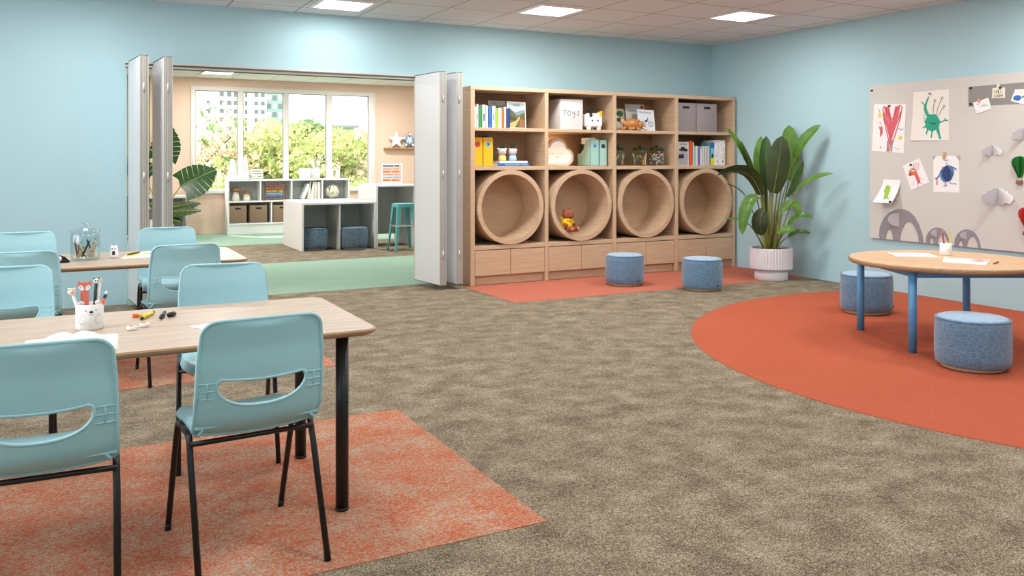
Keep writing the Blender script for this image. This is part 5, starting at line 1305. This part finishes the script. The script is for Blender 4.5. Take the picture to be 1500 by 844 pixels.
o = thing('aloe_plant', 'aloe plant in a white pot on the shelf unit', 'plant', (4.575, SF + .15, 1.0785)); MB().lathe([(.07, 0), (.085, .01), (.10, .2), (.095, .205), (.088, .19), (.0005, .18)], 28).build('pot', M['pure'], o)
for k in range(11):
    a = k * 2.4; l = .19 + .07 * (k % 3); sp = .045 + .05 * (k % 4)
    MB().tube([(.025 * math.cos(a), .025 * math.sin(a), .18), (.02 * math.cos(a) + sp * .6 * math.cos(a), .6 * sp * math.sin(a), .18 + l * .6), (sp * 1.6 * math.cos(a), sp * 1.6 * math.sin(a), .18 + l)], [.018, .015, .002], 8, flat=.5).build('leaf', leafmat('aloe_leaf', (110, 160, 60), (100, 150, 56), .4, .1) if 'aloe' not in M else M['aloe'], o)
    M['aloe'] = o.children[-1].data.materials[0]
o = thing('rainbow_arch', 'white wooden arch decoration on the shelf unit', 'decoration', (4.98, SF + .18, 1.0785))
def arch(ro, ri, h, nm):
    p = [(ro, 0), (ro, h)] + arc(0, h, ro, 0, 180, 12)[1:] + [(-ro, 0), (-ri, 0), (-ri, h)] + arc(0, h, ri, 180, 0, 12)[1:] + [(ri, 0)]
    MB().prism(p, -.03, .03).build(nm, M['pure'], o)
arch(.11, .082, .20, 'arch'); arch(.06, .035, .14, 'arch')
# low double desk and high desk
DX0, DX1, DY0, DY1 = 3.335, 4.56, 13.55, 14.85
t = thing('low_desk', 'low white desk with two open bays', 'desk', (DX0, DY0, .003))
def DB(x0, x1, y0, y1, z0, z1, nm, m='white', o=None, ox=DX0, oy=DY0): MB().box(x0 - ox, x1 - ox, y0 - oy, y1 - oy, z0, z1, bev=.003, seg=1).build(nm, M[m], o or t)
DB(DX0, DX1, DY0, DY1, .74, .775, 'desk_top'); DB(DX0, DX0 + .03, DY0, DY1, 0, .74, 'side_panel'); DB(DX1 - .03, DX1, DY0, DY1, 0, .74, 'side_panel'); DB(3.94, 3.965, DY0 + .01, 14.35, 0, .74, 'divider', 'whitegrey'); DB(DX0 + .03, DX1 - .03, 14.36, 14.38, .16, .74, 'back_panel', 'whitegrey')
HX0, HX1 = 4.565, 5.26
t2 = thing('high_desk', 'high white standing desk beside the low one', 'desk', (HX0, DY0, .003))
DB(HX0, HX1, DY0, 14.55, 1.012, 1.047, 'desk_top', o=t2, ox=HX0); DB(HX0, HX0 + .03, DY0, 14.55, 0, 1.012, 'side_panel', o=t2, ox=HX0); DB(HX1 - .03, HX1, DY0, 14.55, 0, 1.012, 'side_panel', o=t2, ox=HX0); DB(HX0 + .03, HX1 - .03, 14.36, 14.38, .16, 1.012, 'back_panel', 'whitegrey', o=t2, ox=HX0)
for x, y, lb in ((3.60, 13.80, 'slate drum stool in the left bay of the low desk'), (4.205, 13.62, 'slate drum stool in the right bay of the low desk')):
    o = dup(STOOL, lb, (x, y, 0), 0)
    for c in o.children:
        if c.name.startswith(('cover', 'cushion')):
            c.data = c.data.copy(); c.data.materials[0] = M['stooldark']
            for g in c.children:
                if g.name.startswith('piping'): g.data = g.data.copy(); g.data.materials[0] = M['stooldark']
abacus('white framed bead abacus standing on the high desk', (4.975, 13.95, 1.0505), .37, .36, [M['orange'], M['skyblue'], M['pink'], M['orange'], M['tan'], M['blue']], M['pure'])
# teal bar stool
t = thing('bar_stool', 'teal metal bar stool in front of the high desk', 'stool', (4.87, 13.10, 0), 0)
hs = .15; b = MB(); b.slab(rrect(-hs, hs, -hs, hs, .04, 5), .735, .755); b.slab(rrect(-hs - .006, hs + .006, -hs - .006, hs + .006, .045, 5), .700, .736); b.build('seat', M['teal'], t)
for sx in (-1, 1):
    for sy in (-1, 1):
        a, c = hs * .97, .205; vs = []
        for (q, z, w_) in ((a, .70, .075), (c, 0.0, .028)):
            vs += [(sx * q, sy * q, z), (sx * (q - w_), sy * q, z), (sx * (q - w_), sy * (q - .006), z), (sx * (q - .006), sy * (q - .006), z), (sx * (q - .006), sy * (q - w_), z), (sx * q, sy * (q - w_), z)]
        b = MB(); b.add(vs, [(i, (i + 1) % 6, (i + 1) % 6 + 6, i + 6) for i in range(6)] + [tuple(range(6)), tuple(range(11, 5, -1))]); lg = b.build('leg', M['teal'], t)
        MB().box(sx * c - .016, sx * c + .016, sy * c - .016, sy * c + .016, 0, .02).build('foot_cap', M['teal'], lg)
q = .172
for p_, r_ in (((-q, -q), (q, -q)), ((q, -q), (q, q)), ((q, q), (-q, q)), ((-q, q), (-q, -q))): MB().tube([(p_[0], p_[1], .40), (r_[0], r_[1], .40)], .008, 8).build('rung', M['alu'], t)
# star lamps on a slatted wall shelf
o = thing('wall_shelf', 'narrow slatted wooden shelf on the peach wall', 'shelf', (6.14, 17.745, 1.72)); b = MB()
for k in range(9): b.box(.0 + k * .085, .07 + k * .085, -.16, -.01, 0, .016)
b.build('slats', M['tan'], o); MB().box(0, .76, -.03, 0, -.03, 0).box(0, .76, -.15, -.14, -.012, 0).build('rail', M['tan'], o)
def star(label, x, m, dots):
    o = thing('star_light', label, 'light', (x, 17.66, 1.7365), 0, 'star lights on the wall shelf'); R1, R2 = .185, .078; cz = .165
    p = [((R1 if i % 2 == 0 else R2) * math.sin(i * PI / 5), cz + (R1 if i % 2 == 0 else R2) * math.cos(i * PI / 5)) for i in range(10)]
    b = MB(); b.prism(p[::-1], -.03, .02); b.build('star_body', m, o)
    for i in range(0, 10): k = MB(); k.ell((p[i][0] * (.72 if i % 2 == 0 else .6), -.032, cz + (p[i][1] - cz) * (.72 if i % 2 == 0 else .6)), (.017, .008, .017), 8, 6); k.build('bulb', M['starbulb'], o)
    k = MB(); k.ell((0, -.032, cz), (.017, .008, .017), 8, 6); k.build('bulb', M['starbulb'], o); return o
M['starbulb'] = mat('lit_bulb', (255, 246, 230), .4, emit=1.5); basic('starblue', (128, 168, 200))
star('pale white star light on the wall shelf', 6.40, M['pure'], 0); star('blue star light with white dots on the wall shelf', 6.70, M['starblue'], 1)
# left cabinet, monstera and globe lamp
t = thing('side_cabinet', 'grey open cabinet behind the monstera', 'cabinet', (.95, 17.20, .003)); 
def CB(x0, x1, y0, y1, z0, z1, nm, m): MB().box(x0, x1, y0, y1, z0, z1, bev=.002, seg=1).build(nm, m, t)
CB(0, 1.11, 0, .5, .74, .785, 'top_board', M['white']); CB(1.08, 1.11, 0, .5, 0, .74, 'side_panel', M['whitegrey']); CB(0, .03, 0, .5, 0, .74, 'side_panel', M['whitegrey']); CB(.03, 1.08, .48, .5, 0, .74, 'back_board', M['grey']); CB(.03, 1.08, .0, .5, .02, .05, 'shelf', M['whitegrey'])
o = thing('globe_lamp', 'small white globe lamp on the grey cabinet', 'lamp', (1.70, 17.45, .788)); MB().ell((0, 0, 1.32), (.09, .09, .09), 18, 12).build('globe', M['pure'], o); MB().tube([(0, 0, .0), (0, 0, 1.24)], .012, 8).build('pole', M['alu'], o); MB().lathe([(.09, 0), (.09, .02), (.02, .03)], 20).build('base', M['alu'], o)
t = thing('monstera_plant', 'monstera with split leaves beside the left doors', 'plant', (1.55, 16.6, 0)); MB().lathe([(.16, 0), (.18, .01), (.21, .38), (.20, .385), (.18, .36), (.0005, .34)], 32).build('pot', M['pure'], t)
M['mon'] = leafmat('monstera_leaf', (46, 96, 36), (36, 74, 32), .35, .2)
def monstera(base, L_, dirv, nrm, wd_=.85):
    """split leaf: lobes on both sides of a midrib that runs from base along dirv"""
    d = Vector(dirv).normalized(); n = Vector(nrm); n = (n - d * n.dot(d)).normalized(); s = d.cross(n); P0 = Vector(base); b = MB(); N = 7
    def pt(u, v): return P0 + d * (u * L_) + s * (v * L_) + n * (-.10 * L_ * (abs(v) * 1.6) ** 2 - .10 * L_ * u * u)
    def hw(u): return wd_ * .56 * max(0.03, math.sin(PI * min(.97, u * .72 + .28)) ** .7)
    for sg in (-1, 1):
        for k in range(N):
            u0, u1 = k / N, (k + 1) / N - .022; sh = .16
            a = [(u0, 0), (u1 + .022, 0)]; w0, w1 = hw(u0 + .05), hw(min(1, u1 + .10))
            if k == N - 1: w1 = .04
            vs = [pt(u0, 0), pt(u0 + sh * .35, sg * w0 * .5), pt(u0 + sh * .75 - .16 * (k == 0), sg * w0), pt(min(1.05, u1 + sh * .75), sg * w1 * .97), pt(u1 + .020 + sh * .30, sg * w1 * .48), pt(u1 + .022, 0)]
            f = (0, 1, 2, 3, 4, 5) if sg < 0 else (5, 4, 3, 2, 1, 0)
            b.add([tuple(v) for v in vs], [(f[0], f[1], f[4], f[5]), (f[1], f[2], f[3], f[4])], 0, True)
    o = b.build('leaf', M['mon'], t)
    MB().tube([tuple(pt(i / 6, 0) + n * .004) for i in range(7)], .006, 6).build('midrib', M['midrib'], o)
    MB().tube([(0.0, 0, .35), tuple(Vector((0, 0, .35)) * .4 + P0 * .6 + Vector((0, .05, .05))), tuple(P0)], .011, 7).build('stalk', M['stem'], o)
monstera((.30, -.10, .98), .66, (.75, -.1, .42), (-.25, -.8, .5), .95)
monstera((.02, .0, 1.45), .60, (.2, -.1, .85), (.2, -.95, .3), .8)
monstera((.12, -.12, .52), .52, (.85, -.3, .12), (0, -.35, .9), .7)
monstera((.12, .05, .58), .55, (.9, .1, .22), (0, -.4, .9), .7)
monstera((-.05, -.1, .45), .45, (.6, -.6, -.1), (.1, -.5, .8), .8)
monstera((-.25, -.05, 1.1), .5, (-.4, -.2, .6), (-.3, -.8, .4), .85)
monstera((-.2, -.1, .7), .45, (-.8, -.2, .2), (-.1, -.6, .8), .8)

# ================================================================ outside the window
struct(MB().box(-30, 70, 19, 160, -6.2, -6).build('ground_outside', mat('lawn_outside', (150, 160, 110), 1.0)))
TW = [leafmat('pale_yellow_green_foliage', (214, 212, 152), (204, 206, 140), .8, .45, .35), leafmat('fresh_green_foliage', (176, 196, 122), (166, 186, 112), .8, .45, .4), leafmat('pinkish_blossom_foliage', (230, 206, 178), (222, 198, 168), .8, .45, .3), leafmat('mid_green_foliage', (126, 156, 90), (118, 146, 82), .8, .4, .4)]
M['bark'] = mat('tree_bark', (120, 104, 88), .95)
def tree(label, x, y, ztop, r, mi, n=5600, seed=1):
    R_ = random.Random(seed)
    o = thing('tree', label, 'tree', (x, y, -6), 0, 'trees outside the window'); H_ = ztop + 6
    MB().tube([(0, 0, 0), (.1, 0, H_ * .4), (.0, .1, H_ * .75)], [.28, .2, .08], 8).build('trunk', M['bark'], o)
    b = MB()
    for k in range(7):
        a = k * .9; b.tube([(0, 0, H_ * (.4 + .05 * k)), (r * .5 * math.cos(a), r * .5 * math.sin(a), H_ * (.55 + .05 * k)), (r * .8 * math.cos(a), r * .8 * math.sin(a), H_ * (.62 + .05 * k))], [.06, .035, .012], 5)
    b.build('branch', M['bark'], o)
    b = MB(); cl = [(R_.uniform(-.6, .6) * r, R_.uniform(-.6, .6) * r, H_ - r * R_.uniform(.45, 2.0) * .75, r * R_.uniform(.35, .55)) for _ in range(16)] + [(0, 0, H_ - r * .5, r * .5)]
    for i in range(n):
        c = cl[i % len(cl)]; v = Vector((R_.gauss(0, 1), R_.gauss(0, 1), R_.gauss(0, 1))).normalized() * c[3] * (R_.random() ** .4)
        p = Vector(c[:3]) + v; u = Vector((R_.gauss(0, 1), R_.gauss(0, 1), R_.gauss(0, 1))).normalized(); w_ = u.orthogonal().normalized(); s_ = R_.uniform(.06, .13) if i % 11 else R_.uniform(.22, .36)
        b.add([tuple(p - u * s_), tuple(p + w_ * s_ * .6), tuple(p + u * s_), tuple(p - w_ * s_ * .6)], [(0, 1, 2, 3)], 0 if R_.random() < .75 else 1)
    b.build('crown', [TW[mi], TW[(mi + 1) % 4]], o)
TR = [(5.0, 40, 3.6, 3.4, 2, 'pinkish tree at the left side of the leftmost pane'), (5.6, 34, 1.6, 2.6, 1, 'fresh green bushy tree low in the leftmost pane'), (7.0, 42, 1.9, 2.6, 1, 'fresh green tree behind the first mullion'), (8.6, 40, 3.5, 2.3, 0, 'pale yellow-green tree in front of the tower'), (8.0, 33, .4, 2.2, 2, 'low pinkish shrub tree in the second pane'), (9.9, 38, 2.5, 2.2, 0, 'pale yellow tree at the left of the third pane'), (11.2, 44, 3.5, 1.7, 3, 'darker green tree topping the third pane'), (10.2, 33, .9, 2.4, 1, 'fresh green tree low in the third pane'), (11.9, 40, 3.0, 2.2, 0, 'pale yellow tree at the left of the rightmost pane'), (12.9, 38, 1.8, 2.6, 2, 'blossoming pinkish tree in the rightmost pane'), (6.9, 32, .2, 2.2, 0, 'pale shrub tree just above the left sill'), (12.2, 31, -.2, 2.4, 2, 'low blossoming shrub tree by the right sill')]
for k, (x, y, zt, r, mi, lb) in enumerate(TR): tree(lb, x, y, zt, r, mi, seed=k + 3)
M['bwhite'] = mat('white_render', (238, 236, 236), .9); M['bglass'] = mat('dull_green_glass', (150, 176, 170), .4); M['bwin'] = mat('dark_window', (116, 120, 126), .5)
t = thing('apartment_tower', 'tall white apartment tower behind the trees', 'building', (15.0, 110, -6))
def TBx(x0, x1, y0, y1, z0, z1, nm, m): return MB().box(x0 - 15, x1 - 15, y0 - 110, y1 - 110, z0 + 6, z1 + 6).build(nm, m, t)
TBx(16.6, 20.6, 110, 120, -6, 13.0, 'tower_block', M['bwhite']); TBx(20.6, 22.4, 109, 120, -6, 12.6, 'stair_core', M['bwhite']); TBx(22.4, 24.6, 109.6, 120, -6, 11.4, 'glazed_bay', M['bglass']); TBx(15.2, 16.6, 111, 120, -6, 8.6, 'side_block', M['bwhite'])
for r in range(6):
    z = 9.4 - r * 1.05
    for x in (16.9, 17.8, 18.6, 19.3, 19.95): TBx(x, x + (.5 if x < 19 else .28), 109.93, 110, z, z + .55, 'window', M['bwin'])
    if r < 5:
        for x in (20.9, 21.7): TBx(x, x + .45, 108.93, 109, z, z + .5, 'window', M['bwin'])
        for x in (22.6, 23.3, 24.0): TBx(x, x + .45, 109.5, 109.6, z - .3, z + .3, 'window', M['bwin'] if (r + int(x)) % 2 else M['bwhite'])
    if r < 4: TBx(15.5, 15.95, 110.93, 111, z - 1, z - .5, 'window', M['bwin'])
t = thing('low_building', 'low flat-roofed building beyond the right panes', 'building', (20.0, 90, -6))
def LB(x0, x1, y0, y1, z0, z1, nm, m): return MB().box(x0 - 20, x1 - 20, y0 - 90, y1 - 90, z0 + 6, z1 + 6).build(nm, m, t)
LB(19.6, 24.4, 90, 100, -6, 4.9, 'wing', M['bwhite']); LB(24.4, 27.6, 89.2, 100, -6, 5.0, 'glazed_wing', M['bglass']); LB(27.6, 31.5, 90, 100, -6, 4.4, 'wing', M['bwhite']); LB(19.4, 24.6, 89.6, 100, 4.9, 5.15, 'roof_slab', M['grey']); LB(24.3, 28.0, 88.6, 100, 5.0, 5.25, 'roof_slab', M['grey'])
for z in (3.6, 2.4, 1.2):
    for x in (25.0, 26.0): LB(x, x + .75, 89.1, 89.2, z - .3, z + .6, 'window', M['bwin'])
    for x in (28.2, 29.3): LB(x, x + .5, 89.93, 90, z - .2, z + .5, 'window', M['bwin'])
    for x in (20.2, 21.4, 22.6, 23.6): LB(x, x + .4, 89.93, 90, z, z + .5, 'window', M['bwin'])
# ================================================================ camera and look
cam = bpy.data.cameras.new('camera'); co = bpy.data.objects.new('camera', cam); C.objects.link(co)
co.location = (0, 0, 1.45); co.rotation_euler = (PI / 2, 0, -math.atan(655 / 1250))
cam.sensor_width = 36; cam.lens = 30.0; cam.shift_y = -(422 - 235.5) / 1500; cam.clip_end = 400
sc = bpy.context.scene; sc.camera = co
sc.view_settings.view_transform = 'Standard'; sc.view_settings.look = 'None'; sc.view_settings.exposure = 0.0
sc.cycles.max_bounces = 7; sc.cycles.diffuse_bounces = 4; sc.cycles.transparent_max_bounces = 16
sc.cycles.use_denoising = True; sc.cycles.sample_clamp_indirect = 6
